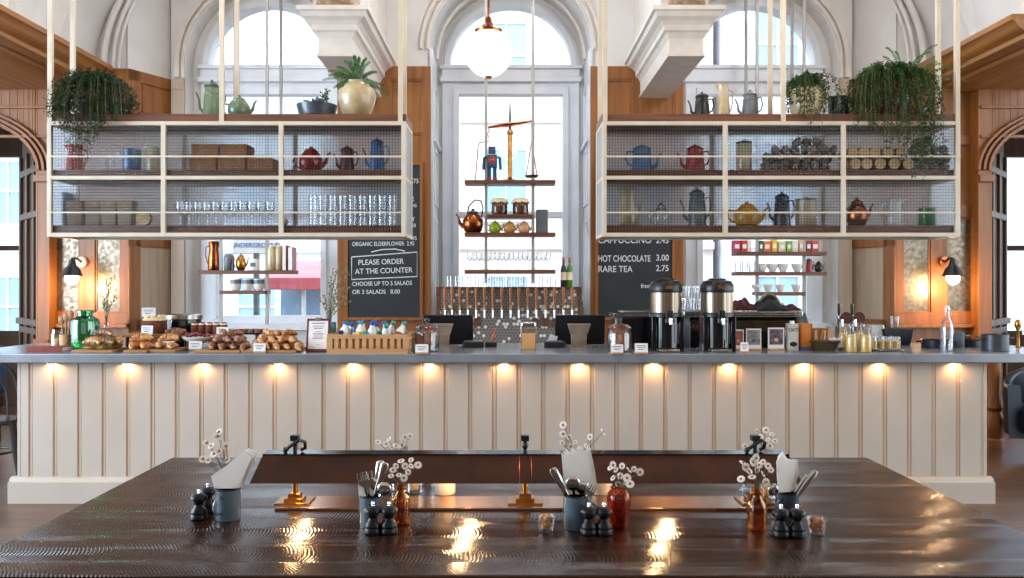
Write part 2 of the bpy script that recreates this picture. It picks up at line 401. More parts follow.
def hextile_mat():
    """hex mosaic, dark tiles with pale ones here and there (object X/Z plane)"""
    m, nt, b = newmat('hexagon_mosaic'); N = nt.nodes; L = nt.links
    tc = N.new('ShaderNodeTexCoord'); sp = N.new('ShaderNodeSeparateXYZ'); L.new(tc.outputs['Object'], sp.inputs[0])
    def V(op, a, bb=None, cc=None):
        n = N.new('ShaderNodeVectorMath'); n.operation = op
        for i, v in enumerate((a, bb, cc)):
            if v is None: continue
            if isinstance(v, tuple): n.inputs[i].default_value = v
            else: L.new(v, n.inputs[i])
        return n
    def Q(op, a, bb=None):
        n = N.new('ShaderNodeMath'); n.operation = op
        for i, v in enumerate((a, bb)):
            if v is None: continue
            if isinstance(v, (int, float)): n.inputs[i].default_value = v
            else: L.new(v, n.inputs[i])
        return n.outputs[0]
    cb = N.new('ShaderNodeCombineXYZ'); s = 1/.034
    L.new(Q('MULTIPLY', sp.outputs[0], s), cb.inputs[0]); L.new(Q('MULTIPLY', sp.outputs[2], s), cb.inputs[1])
    p = cb.outputs[0]; R = (1, 1.7320508, 1); H = (.5, .8660254, .5)
    def cell(off):
        q = V('ADD', p, off).outputs[0]
        c = V('FLOOR', V('DIVIDE', q, R).outputs[0]).outputs[0]
        d = V('SUBTRACT', V('SUBTRACT', q, V('MULTIPLY', c, R).outputs[0]).outputs[0], H).outputs[0]
        return d, c
    da, ca = cell((50, 86.60254, 0)); db, cbb = cell((50.5, 87.4686, 0))
    la = V('LENGTH', V('MULTIPLY', da, (1, 1, 0)).outputs[0]).outputs['Value']; lb = V('LENGTH', V('MULTIPLY', db, (1, 1, 0)).outputs[0]).outputs['Value']
    pick = Q('LESS_THAN', la, lb)
    def mixv(a, bb):
        n = N.new('ShaderNodeMix'); n.data_type = 'VECTOR'; L.new(pick, n.inputs['Factor']); L.new(bb, n.inputs[4]); L.new(a, n.inputs[5]); return n.outputs[1]
    d = V('ABSOLUTE', mixv(da, db)).outputs[0]
    sd = N.new('ShaderNodeSeparateXYZ'); L.new(d, sd.inputs[0])
    hx = Q('MAXIMUM', sd.outputs[0], Q('ADD', Q('MULTIPLY', sd.outputs[0], .5), Q('MULTIPLY', sd.outputs[1], .8660254)))
    grout = Q('GREATER_THAN', hx, .42)
    cid = mixv(ca, V('ADD', cbb, (.5, .5, 0)).outputs[0])
    wn_ = N.new('ShaderNodeTexWhiteNoise'); L.new(V('MULTIPLY', cid, (1, 1, 0)).outputs[0], wn_.inputs['Vector'])
    pale = Q('GREATER_THAN', wn_.outputs['Value'], .82)
    a = N.new('ShaderNodeMixRGB'); L.new(pale, a.inputs[0]); a.inputs[1].default_value = (*lin('#6a625c'), 1); a.inputs[2].default_value = (*lin('#f0ebe2'), 1)
    g = N.new('ShaderNodeMixRGB'); L.new(grout, g.inputs[0]); L.new(a.outputs[0], g.inputs[1]); g.inputs[2].default_value = (*lin('#a39a90'), 1)
    L.new(g.outputs[0], b.inputs['Base Color']); b.inputs['Roughness'].default_value = .3; return m
M['mirror'] = mirror_mat(); M['hex'] = hextile_mat(); M['table'] = table_mat(); M['floor'] = floor_mat()
M['zinc'] = mat('zinc_counter', '#8d9197', '#7c8086', 5, .25, .25, bump=.03, rvar=.06)

# ------------------------------------------------------------------ the setting
struct('floor', MB().bb(-10, 10, -4, 13, -.1, 0), M['floor'])
struct('ceiling', MB().bb(-8.5, 8.5, -4, 9.3, 5.0, 5.15), M['plaster'])
struct('wall_rear', MB().bb(-8.5, 8.5, -4.1, -3.9, 0, 5.0), M['darkoak'])

WIN = [(-2.65, .62), (.03, .62), (2.73, .62)]   # centre, half width of the glass
ZS = 3.92                                       # spring line of the arches
wb = MB()
xs = [-3.66, -1.30, 1.36, 3.74]
for (c, h), x0, x1 in zip(WIN, xs[:-1], xs[1:]):
    wb.archplate(x0, x1, 1.0, 5.0, c, ZS, .70, 9.22, 9.42)
wb.bb(-3.66, 3.74, 9.22, 9.42, 0, 1.0); wb.bb(-.8, .86, 9.18, 9.42, .9, 1.36)
struct('wall_back', wb, M['plaster'])
# arched reveals in front of the two side windows and the deep one of the middle window
rv = MB()
rv.archplate(-3.66, -1.72, .0, 5.0, -2.64, ZS, .86, 9.0, 9.22)
rv.archplate(1.776, 3.74, .0, 5.0, 2.73, ZS, .86, 9.0, 9.22)
struct('wall_back_reveals', rv, M['plaster'])
pr = MB()
pr.bb(-1.72, -.80, 8.5, 9.22, 0, 5.0); pr.bb(.863, 1.776, 8.5, 9.22, 0, 5.0)
for i in range(28):
    a, b = PI*i/28, PI*(i+1)/28; c, r = .0315, .8315
    p = (c+r*math.cos(a), ZS+r*math.sin(a)); q = (c+r*math.cos(b), ZS+r*math.sin(b))
    pr.prism([p, (p[0], 5.0), (q[0], 5.0), q], 8.5, 9.22)
struct('wall_piers', pr, M['plaster'])
# arch mouldings
ar = MB()
for c, y, r in ((-2.64, 8.97, .87), (2.73, 8.97, .87)):
    ar.ring(c, ZS, r, r+.03, y, y+.05); ar.ring(c, ZS, r+.05, r+.10, y-.02, y+.05)
    for s in (-1, 1):
        if (c < 0) == (s < 0):
            for k0, k1, yy in ((0, .03, y), (.05, .10, y-.02)): ar.bb(c+s*(r+k0), c+s*(r+k1), yy, y+.05, 3.75, ZS)
ar.ring(.0315, ZS, .845, .87, 8.47, 8.52); ar.ring(.0315, ZS, .90, .93, 8.46, 8.52)
ar.ring(.0315, ZS, .775, .80, 8.85, 8.9)
struct('trim_1', ar, M['moulding'])
# moulded white reveal lining beside the middle window
lin_ = MB()
for s in (-1, 1):
    x = .0315+s*.8315
    lin_.bb(x, x-s*.03, 8.47, 8.60, 0, ZS); lin_.bb(x, x-s*.02, 8.66, 9.2, 1.0, ZS)
    for z0, z1 in ((1.25, 2.2), (2.35, 2.95), (3.02, 3.6)):
        for a in ((8.68, 8.72), (9.08, 9.12)): lin_.bb(x-s*.02, x-s*.035, a[0], a[1], z0, z1)
        for zz in (z0, z1-.03): lin_.bb(x-s*.02, x-s*.035, 8.68, 9.12, zz, zz+.03)
    lin_.bb(x, x-s*.06, 8.5, 9.2, 2.98, 3.01)
struct('trim_2', lin_, M['whitewood'])

def window(n, c, hw, y=9.24, zb=1.12, zr=2.28, mull=0):
    f = MB()
    zt = 3.66
    f.bb(c-hw-.14, c-hw, y-.06, y+.08, zb-.1, 3.76); f.bb(c+hw, c+hw+.14, y-.06, y+.08, zb-.1, 3.76)
    f.bb(c-hw-.02, c-hw+.045, y-.09, y+.05, zb, zt); f.bb(c+hw-.045, c+hw+.02, y-.09, y+.05, zb, zt)
    f.bb(c-hw-.02, c+hw+.02, y-.085, y+.05, zt-.05, zt+.03)
    f.bb(c-hw-.14, c+hw+.14, y-.06, y+.08, zt, 3.76)
    f.bb(c-hw-.16, c+hw+.16, y-.11, y+.08, 3.745, 3.80); f.bb(c-hw-.14, c+hw+.14, y-.08, y+.08, 3.80, ZS)
    f.bb(c-hw-.16, c+hw+.16, y-.11, y+.08, ZS-.03, ZS+.01)
    f.bb(c-hw, c+hw, y-.06, y+.04, zr-.035, zr+.035)
    f.bb(c-hw-.2, c+hw+.2, y-.16, y+.08, zb-.1, zb-.04); f.bb(c-hw, c+hw, y-.06, y+.05, zb-.04, zb+.04)
    f.ring(c, ZS, .67, .74, y-.08, y+.08); f.ring(c, ZS, .70, .77, y-.05, y+.04)
    o = struct('window_%d' % n, f, M['whitewood'], bevel=.006)
    g = MB(); g.bb(c-hw, c+hw, y, y+.006, zb, zt)
    g.prism([(c+.68*math.cos(PI*i/24), ZS+.68*math.sin(PI*i/24)) for i in range(25)], y, y+.006)
    obj('glass', g, M['pane'], o, flat=True); return o
for i, (c, h) in enumerate(WIN): window(i+1, c, h, zb=(1.12 if i != 1 else 1.42))
# glazing bars of the side windows' lower sash, street side
for n, c in ((1, -2.65), (3, 2.73)):
    pass

# side bays: angled wall, end wall with mirrors, arch wall
def bay(s):
    side = 'left' if s < 0 else 'right'
    xa, xb = (3.95, 3.64) if s < 0 else (4.03, 3.72)   # |X| at y=8.6 and at y=9.2
    xe = 4.80 if s < 0 else 4.92                       # outer end of the mirror wall
    w = MB()
    w.prism([(s*xa, 8.6), (s*xb, 9.22), (s*(xb+.3), 9.5), (s*(xa+.4), 8.9)], 0, 5.0, 'z')
    w.bb(s*xa, s*5.4, 8.62, 8.8, 3.70, 5.0)
    struct('wall_%s' % side, w, M['plaster'])
    # wood cladding of the angled wall
    ang = math.atan2(.6, -s*(xa-xb)) if s > 0 else math.atan2(.6, xa-xb)
    L = math.hypot(xa-xb, .6)
    e = bpy.data.objects
    p = MB(); pf = MB()
    # local frame: u along wall from (xa,8.6) to (xb,9.2); n out towards the room
    u = Vector((s*(xb-xa), .6, 0)).normalized(); nrm = Vector((-s*u.y*1.0, abs(u.x)*-1.0, 0))
    o0 = Vector((s*xa, 8.6, 0))
    def slab(mb, u0, u1, d0, d1, z0, z1):
        vs = []
        for z in (z0, z1):
            for (a, d) in ((u0, d0), (u1, d0), (u1, d1), (u0, d1)): q = o0+u*a+nrm*d; vs.append((q.x, q.y, z))
        mb.add(vs, [(3,2,1,0), (4,5,6,7), (0,1,5,4), (1,2,6,5), (2,3,7,6), (3,0,4,7)])
    slab(p, -.02, L+.02, 0, .03, 0, 3.73)
    for a0, a1 in ((-.02, .12), (L-.1, L+.02)): slab(p, a0, a1, .03, .05, 0, 3.74)
    for z0, z1 in ((3.62, 3.74), (3.20, 3.30), (1.9, 2.0), (1.02, 1.14), (0, .2)): slab(p, -.02, L+.02, .03, .05, z0, z1)
    for z0, z1 in ((3.32, 3.60),):
        slab(p, .15, L-.13, .03, .042, z0, z1)
    slab(pf, .12, L-.1, .03, .034, 1.14, 1.9); slab(pf, .12, L-.1, .03, .034, 2.0, 3.2)
    o = struct('trim_%d' % (3 if s < 0 else 4), p, M['oak'], bevel=.004)
    obj('panel_field', pf, M['palewood'], o)
    # narrow cream return between angled wall and window
    q = MB(); xr = xb-.13
    q.bb(s*xb, s*xr, 8.97, 9.0, 0, 3.73)
    for z0, z1 in ((3.62, 3.73), (1.0, 1.12)): q.bb(s*xb, s*xr, 8.96, 8.98, z0, z1)
    struct('trim_%d' % (5 if s < 0 else 6), q, M['palewood'])
    # mirror wall facing the room
    m = MB(); y0 = 8.6
    m.bb(s*xa, s*xe, y0, y0+.1, 0, 3.74)
    m.bb(s*(xa-.02), s*(xa+.055), y0-.03, y0, 0, 3.74); m.bb(s*(xe-.09), s*(xe+.03), y0-.03, y0, 0, 3.74)
    mid = (xa+xe)/2-.02
    m.bb(s*(mid-.08), s*(mid+.08), y0-.035, y0, 1.13, 2.3)
    for z0, z1, d in ((3.60, 3.74, .03), (2.20, 2.33, .035), (1.10, 1.21, .035), (1.06, 1.10, .08), (0, .2, .04), (2.95, 3.05, .03)):
        m.bb(s*(xa-.02), s*xe, y0-d, y0, z0, z1)
    for a0, a1 in ((xa+.055, mid-.08), (mid+.08, xe-.09)):   # beads round each mirror
        for (b0, b1, c0, c1) in ((a0, a0+.02, 1.21, 2.2), (a1-.02, a1, 1.21, 2.2), (a0, a1, 1.21, 1.23), (a0, a1, 2.18, 2.2)):
            m.bb(s*b0, s*b1, y0-.02, y0, c0, c1)
    o = struct('wall_%s_panelling' % side, m, M['oak'], bevel=.004)
    g = MB()
    for a0, a1 in ((xa+.07, mid-.09), (mid+.09, xe-.10)): g.bb(s*a0, s*a1, y0-.012, y0-.002, 1.225, 2.185)
    obj('mirror', g, M['mirror'], o, flat=True)
    # arch wall further out
    a = MB(); cx = s*(xe+.02+.9); y1 = 8.45
    a.archplate(min(s*xe, s*9), max(s*xe, s*9), 0, 3.75, cx, 2.67, .9, y1, y1+.3, rz=.55)
    a.bb(s*xe, s*(xe-.12), y1, 8.62, 0, 3.75)
    for k in range(3):
        r = .92+.06*k; a.ring(cx, 2.67, r, r+.03, y1-.03-.01*k, y1+.02, k=.62)
    a.bb(s*(xe-.13), s*(xe+.02), y1-.05, y1+.02, 2.55, 2.62); a.bb(s*(xe-.13), s*(xe+.02), y1-.05, y1+.02, .0, .95)
    for z in (3.0, 3.3): a.bb(s*(xe-.1), s*9, y1-.02, y1, z, z+.03)
    struct('wall_%s_arch' % side, a, M['oak'], bevel=.004)
    # splayed panelled jamb behind the arch
    j = MB(); A = Vector((s*(xe+.02), 8.72, 0)); B = Vector((s*(xe+.92), 9.75, 0)); uu = (B-A).normalized(); nn = Vector((-s*uu.y, s*uu.x*1.0, 0))
    if nn.y > 0: nn = -nn
    LL = (B-A).length
    def sl(mb, u0, u1, d0, d1, z0, z1):
        vs = []
        for z in (z0, z1):
            for (aa, d) in ((u0, d0), (u1, d0), (u1, d1), (u0, d1)): q = A+uu*aa+nn*d; vs.append((q.x, q.y, z))
        mb.add(vs, [(3,2,1,0), (4,5,6,7), (0,1,5,4), (1,2,6,5), (2,3,7,6), (3,0,4,7)])
    sl(j, 0, LL, -.1, 0, 0, 3.7)
    for k in range(5): sl(j, LL*k/4-.04, LL*k/4+.04, 0, .03, 0, 3.0)
    for z in (.0, .95, 1.05, 2.25, 2.75): sl(j, 0, LL, 0, .035 if z != 1.05 else .07, z, z+.07)
    struct('wall_%s_jamb' % side, j, M['darkoak'], bevel=.004)
    # far wall with a sash window
    f = MB(); wy = 10.3; w0, w1 = s*(xe+1.10), s*(xe+2.5)
    f.bb(min(w0, s*(xe-.3)), max(w0, s*(xe-.3)), wy, wy+.15, 0, 3.7); f.bb(s*(xe+2.5), s*9, wy, wy+.15, 0, 3.7)
    f.bb(min(w0, w1), max(w0, w1), wy, wy+.15, 0, .85); f.bb(min(w0, w1), max(w0, w1), wy, wy+.15, 3.15, 3.7)
    f.bb(s*(xe-.3), s*9, 8.75, 10.4, 3.7, 3.8)
    struct('wall_%s_far' % side, f, M['darkoak'])
    wf = MB(); lo, hi = min(w0, w1), max(w0, w1)
    for x0, x1, z0, z1 in ((lo, lo+.06, .85, 3.15), (hi-.06, hi, .85, 3.15), (lo, hi, .85, .93), (lo, hi, 3.09, 3.15), (lo, hi, 1.93, 1.99), ((lo+hi)/2-.02, (lo+hi)/2+.02, .85, 3.15)):
        wf.bb(x0, x1, wy-.02, wy+.06, z0, z1)
    o = struct('window_%d' % (4 if s < 0 else 5), wf, M['darkoak'])
    obj('glass', MB().bb(lo, hi, wy+.02, wy+.026, .85, 3.15), M['pane'], o, flat=True)
    # timber cornice running towards the room along the bay
    dx = 0 if s < 0 else .12; ye = 5.2 if s < 0 else 6.9
    prof = [(4.08,3.76),(4.08,3.715),(4.11,3.70),(4.13,3.665),(4.17,3.63),(4.21,3.61),(4.22,3.575),(4.25,3.565),(4.37,3.56),(4.385,3.53),(4.41,3.52),(4.60,3.495),(5.2,3.495),(5.2,3.76)]
    c = MB(); c.prism([(s*(x+dx), z) for x, z in prof], ye, 8.58)
    struct('trim_%d' % (7 if s < 0 else 8), c, M['oaky'])
    # plaster vault springing from the cornice
    v = MB(); pts = []
    for i in range(13):
        t = i/12*PI/2; pts.append((4.30+dx-1.5*(1-math.cos(t)), 3.75+1.25*math.sin(t)))
    outer = [(x+.15, z+.1) for x, z in reversed(pts)]
    v.prism([(s*x, z) for x, z in pts+outer], 3.0, 8.62)
    for k, yy in enumerate((7.85, 7.15, 6.4, 5.6)):     # groins tapering to a point on the cornice
        for i in range(8):
            t0, t1 = i/12*PI/2, (i+1)/12*PI/2
            a0, a1 = (4.30+dx-1.5*(1-math.cos(t0)), 3.75+1.25*math.sin(t0)), (4.30+dx-1.5*(1-math.cos(t1)), 3.75+1.25*math.sin(t1))
            w0_, w1_ = .012+.035*i, .012+.035*(i+1)
            v.add([(s*a0[0], yy-w0_, a0[1]), (s*(a0[0]-w0_*.9), yy, a0[1]), (s*a0[0], yy+w0_, a0[1]),
                   (s*a1[0], yy-w1_, a1[1]), (s*(a1[0]-w1_*.9), yy, a1[1]), (s*a1[0], yy+w1_, a1[1])],
                  [(0,1,4,3), (1,2,5,4)] if s < 0 else [(3,4,1,0), (4,5,2,1)])
    # moulded rib over the end wall
    cx0 = s*(4.16+dx)
    for rr, dr in ((.035, 0), (.022, .10), (.015, .16)):
        pp = [(s*(4.18+dx-dr-1.0*(1-math.cos(t*PI/20))), 8.55, 3.74+1.25*math.sin(t*PI/20)) for t in range(0, 11)]
        v.tube(pp, rr, 10)
    struct('trim_%d' % (9 if s < 0 else 10), v, M['plaster'])
bay(-1); bay(1)

# oak cladding of the two piers
for n, x0, x1 in ((11, -1.72, -.80), (12, .863, 1.776)):
    p = MB(); p.bb(x0-.02, x1+.005 if n == 11 else x1+.02, 8.46, 8.5, 0, 3.73)
    e0, e1 = x0, x1
    for a0, a1 in ((e0-.02, e0+.07), (e1-.07, e1+.01), ((e0+e1)/2-.05, (e0+e1)/2+.05)): p.bb(a0, a1, 8.44, 8.46, 0, 3.73)
    for z0, z1 in ((3.60, 3.73), (3.05, 3.17), (2.35, 2.45)): p.bb(e0-.02, e1+.01, 8.44, 8.46, z0, z1)
    for a0, a1 in ((e0+.07, (e0+e1)/2-.05), ((e0+e1)/2+.05, e1-.07)):
        for z0, z1 in ((3.17, 3.6), (2.45, 3.05)):
            for b in ((a0, a0+.02, z0, z1), (a1-.02, a1, z0, z1), (a0, a1, z0, z0+.02), (a0, a1, z1-.02, z1)): p.bb(b[0], b[1], 8.448, 8.46, b[2], b[3])
    struct('trim_%d' % n, p, M['oak'], bevel=.003)
# plaster corbels carrying carved caps
for n, c in ((13, -1.445), (14, 1.49)):
    hw = [(.0, 3.80), (.293, 3.80), (.293, 3.765), (.27, 3.755), (.255, 3.72), (.215, 3.695), (.188, 3.664), (.188, 3.62), (.165, 3.605), (.150, 3.58), (.140, 3.56), (.140, 3.44), (.152, 3.43), (.152, 3.41), (0, 3.41)]
    poly = [(c+x, z) for x, z in hw[1:-1]]+[(c-x, z) for x, z in reversed(hw[1:-1])]
    k = MB(); rings = hw[1:-1]; vs = []; fs = []
    for w, z in rings:
        w *= 1.015; yf = 6.8+(.293-w)*.8; vs += [(c-w, yf, z), (c+w, yf, z), (c+w, 8.5, z), (c-w, 8.5, z)]
    for i in range(len(rings)-1):
        for j in range(4): fs.append((i*4+j, i*4+(j+1) % 4, i*4+4+(j+1) % 4, i*4+4+j))
    q_ = (len(rings)-1)*4; fs += [(3,2,1,0), (q_, q_+1, q_+2, q_+3)]
    k.add(vs, fs); k.bb(c-.2, c+.2, 6.98, 8.5, 3.80, 5.0)
    struct('trim_%d' % n, k, M['moulding'], sharp=12)
    t = thing('carved_capital', 'carved stone foliage capital resting on the %s plaster corbel' % ('left' if n == 13 else 'right'), 'carving', (c, 6.9, 3.80))
    b = MB(); b.lathe([(.10, 0), (.13, .04), (.12, .1), (.19, .22), (.2, .3)], seg=20)
    for i in range(9):
        a = PI+PI*i/8
        x, y = .13*math.cos(a), .09*math.sin(a)
        b.ell((x, y, .05+.02*(i % 2)), (.03, .025, .045), 10, 6); b.ell((x*1.1, y*1.1, .14), (.028, .025, .05), 10, 6)
    obj('core', b, M['stone'], t)
    for sx in (-1, 1):
        sc = MB(); sc.tube([(sx*(.09+.055*math.cos(q*.6)*(1-q*.06)), -.10, .06+.055*math.sin(q*.6)*(1-q*.06)) for q in range(14)], [.018-.0008*q for q in range(14)], 8)
        obj('scroll', sc, M['stone'], t)

# street outside
gr = MB().bb(-40, 40, 9.6, 60, -1.1, -1.0); o = struct('ground', gr, mat('street', '#a9a9ab', '#98989b', 1, .8))
def building(label, x0, x1, y, h, col, col2, win, nx, nz, z0=-1.0):
    t = thing('building', label, 'building', ((x0+x1)/2, y, z0)); w = (x1-x0); d = 6
    m = MB(); m.bb(-w/2, w/2, 0, d, 0, h)
    for z in (3.4, 6.6, 9.8):
        if z < h: m.bb(-w/2, w/2, -.15, 0, z, z+.18)
    m.bb(-w/2, w/2, -.3, 0, h-.4, h)
    obj('facade', m, mat('facade_'+win, col, col2, 2, .8, stretch=(1, 1, 4)), t)
    proto = None
    for i in range(nx):
        for j in range(nz):
            cx = -w/2+w*(i+.5)/nx; cz = 1.0+3.2*j+.9
            if proto is None:
                f = MB(); 
                for b in ((-.6, -.5, -.9, .9), (.5, .6, -.9, .9), (-.6, .6, .8, .9), (-.7, .7, -1.0, -.9), (-.5, .5, -.03, .03), (-.02, .02, -.9, .9)): f.bb(b[0], b[1], -.1, .02, b[2], b[3])
                proto = obj('window', f, mat('facade_window_frame', '#eef0f2', None, 4, .5), t, loc=(cx, 0, cz))
                obj('pane', MB().bb(-.5, .5, -.04, .0, -.9, .9), mat('facade_window_pane', win, None, 2, .15), proto)
            else:
                c = proto.copy(); COL.objects.link(c); c.parent = t; c.location = (cx, 0, cz)
                g = proto.children[0].copy(); COL.objects.link(g); g.parent = c
    return t
building('pale brick building across the street behind the middle window', -3.2, 5.2, 21, 14, '#e8dcd6', '#ddcbc2', '#a3c0d2', 4, 4)
building('white stone building with blue windows across the street behind the right window', 5.4, 14, 20, 12.5, '#eaedf2', '#e0e5ec', '#9dbbd8', 4, 3)
building('light grey building across the street behind the left window', -15, -3.5, 23, 8.2, '#e6ebf0', '#dbe2ea', '#9cc3de', 5, 2)
bs = thing('market_kiosk', 'street kiosk with a red canopy and pale blue panels outside the left window', 'kiosk', (-3.35, 14, -1.0))
m = MB(); m.prism([(-.55, 2.62), (-.55, 2.42), (.5, 2.72), (.5, 2.92)], -.62, .70, 'x'); obj('canopy', m, mat('kiosk_red', '#d8737a', '#c9636c', 3, .5), bs, bevel=.01)
for x in (-.58, .0, .62): obj('post', MB().bb(x-.03, x+.03, -.45, -.39, 0, 2.5), M['white'], bs)
obj('back_panel', MB().bb(-.6, .66, .4, .46, 0, 2.5), mat('kiosk_blue', '#a9cbe2', '#8fb7d6', 1.5, .4), bs)
obj('counter', MB().bb(-.6, .66, -.38, .3, 0, .95), mat('kiosk_counter', '#dfe6ee', '#cfd9e4', 2, .5), bs)
for i in range(4): obj('crate', MB().bb(-.5+i*.28, -.28+i*.28, -.3, .1, .96, 1.2+.12*(i % 2)), mat('kiosk_crate_red', '#d98088', '#9cc0dc', 4, .6), bs)
sg = thing('street_sign', 'white sign with blue lettering outside the left window', 'sign', (-3.95, 13.0, -1.0))
obj('post', MB().cyl((0, 0, 1.5), .05, 3.0), M['greyenamel'], sg)
obj('board', MB().bb(-.36, .36, -.03, .03, 2.99, 3.25), M['white'], sg, bevel=.01)
text('UNDERGROUND', .1, mat('sign_blue', '#2463b8', None, 4, .5), sg, (0, -.035, 3.09), align='CENTER')
# ------------------------------------------------------------------ counter
TOP = 1.032
ct = thing('bar_counter', 'long white tongue-and-groove panelled bar counter on a skirting plinth', 'counter', (-.04, 5.72, 0))
b = MB(); b.bb(-3.33, 3.33, .02, .8, 0, .965); obj('carcass', b, M['panel'], ct)
b = MB(); n = 0; x = -3.33+.075-.1685
while x < 3.33:
    if x > -3.33: b.bb(x-.0155, x+.0155, .0, .03, .15, .967)
    x0, x1 = max(x+.015, -3.335), min(x+.1685-.015, 3.335)
    if x1-x0 > .02: b.bb(x0, x1, -.004, .03, .15, .967)
    x += .1685
b.bb(-3.345, -3.325, -.006, .8, .15, .967); b.bb(3.325, 3.345, -.006, .8, .15, .967)
obj('panel_boards', b, M['panel'], ct, bevel=.003)
b = MB(); x = -3.33+.075
while x < 3.3: b.box((x-.0115, .0, .56), (.0042, .008, .815)); b.box((x+.0115, .0, .56), (.0042, .008, .815)); x += .1685
obj('groove_beads', b, M['bead'], ct)
b = MB(); b.prism([(-.045, 0), (-.045, .145), (-.028, .15), (-.022, .168), (-.002, .178), (.02, .178), (.02, 0)], -3.39, 3.38, 'x')
obj('skirting', b, M['panel'], ct)
tp = MB().bb(-3.80, 3.90, 5.62, 6.65, .972, TOP)
tag(obj('countertop', tp, M['zinc'], bevel=.006), 'long grey zinc countertop lying along the white panelled bar', 'countertop')
# downlights under the overhang of the top
first = None
for k in range(13):
    xx = X(50, 5.67)+k*75.6*5.67/828
    if first is None:
        first = thing('downlight', 'small warm downlight under the front edge of the countertop', 'light', (xx, 5.668, .972), 0, 'downlights under the counter edge')
        obj('housing', MB().lathe([(.018, -.012), (.02, -.01), (.02, 0)], seg=16), M['steel'], first)
        obj('lens', MB().cyl((0, 0, -.013), .013, .002, 14), emis('downlight_lens', (1, .62, .28), 12), first)
    else: dup(first, (xx, 5.668, .972))
    light('downlight_lamp', 'SPOT', (xx, 5.682, .955), 3.0, (1, .54, .20), (math.radians(20), 0, 0), .012, spot_size=math.radians(165), spot_blend=.6)

# back bar under the windows
bc = thing('back_bar', 'dark wooden back bar cabinet run under the three windows', 'cabinet', (.03, 8.15, 0))
obj('carcass', MB().bb(-2.9, 2.9, -.22, .32, 0, .86), M['darkoak'], bc)
for k in range(8): obj('door', MB().bb(-2.85+k*.715, -2.17+k*.715, -.245, -.22, .08, .82), M['darkoak'], bc, bevel=.006)
tag(obj('back_worktop', MB().bb(-3.0, 3.06, 7.88, 8.44, .862, .90), M['zinc'], bevel=.004), 'grey worktop on the dark back bar cabinets', 'worktop')

# tiled tap wall
tw = thing('tap_wall', 'mosaic tiled beer tap wall with wooden edging below the middle window', 'tap wall', (.01, 8.36, .90))
obj('wall_panel', MB().bb(-.72, .72, .0, .10, 0, .55), M['hex'], tw, flat=True)
e = MB(); e.bb(-.735, -.70, -.012, .1, 0, .575); e.bb(.70, .735, -.012, .1, 0, .575); e.bb(-.735, .735, -.012, .11, .55, .58)
obj('edging', e, M['walnut'], tw, bevel=.003)
TX = [X(430+v/6.02, 8.3) for v in (90,133,180,228,278,328,378,432,485,534,588,640,695,748,803,855)]
tap = None
for i, x in enumerate(TX):
    if tap is None:
        tap = thing('beer_tap', 'wooden handled beer tap in the row on the tiled wall', 'tap', (x, 8.35, 1.20), 0, 'beer taps on the tiled wall')
        h = MB(); h.lathe([(.008, .09), (.012, .12), (.017, .20), (.019, .25), (.014, .272), (.004, .28)], (0, -.055, 0), 12); obj('handle', h, M['copper'] if False else wood('tap_handle_wood', '#b36f3c', '#8a4f28', 'z'), tap)
        c = MB(); c.lathe([(.010, .05), (.014, .055), (.014, .07), (.009, .075), (.009, .09)], (0, -.055, 0), 12); c.tube([(0, 0, .06), (0, -.055, .06)], .011, 10); obj('collar', c, M['brass'], tap)
        s = MB(); s.tube([(0, -.055, .05), (0, -.06, .02), (0, -.065, -.03)], [.009, .008, .007], 10); obj('spout', s, M['chrome'], tap)
    else: dup(tap, (x, 8.35, 1.20))
wt = None
for i, (px, py) in enumerate(((446,318),(452,317),(461,318),(469,318),(477,320),(535,321),(545,320),(555,321),(562,319),(572,318))):
    pr_ = MB(); r = .028
    if wt is None:
        pr_.prism([(r*math.cos(a), -.0+r*math.sin(a)) for a in [PI*i/10 for i in range(11)]]+[(-r, -.075), (r, -.075)], -.012, 0)
        wt = obj('name_plaque', pr_, M['walnut'], loc=(X(px, 8.34), 8.355, Z(py, 8.34)+.01))
        tag(wt, 'small brown wooden plaque hanging under a beer tap', 'plaque', 'wooden plaques under the beer taps')
    else:
        dup(wt, (X(px, 8.34), 8.355, Z(py, 8.34)+.01))

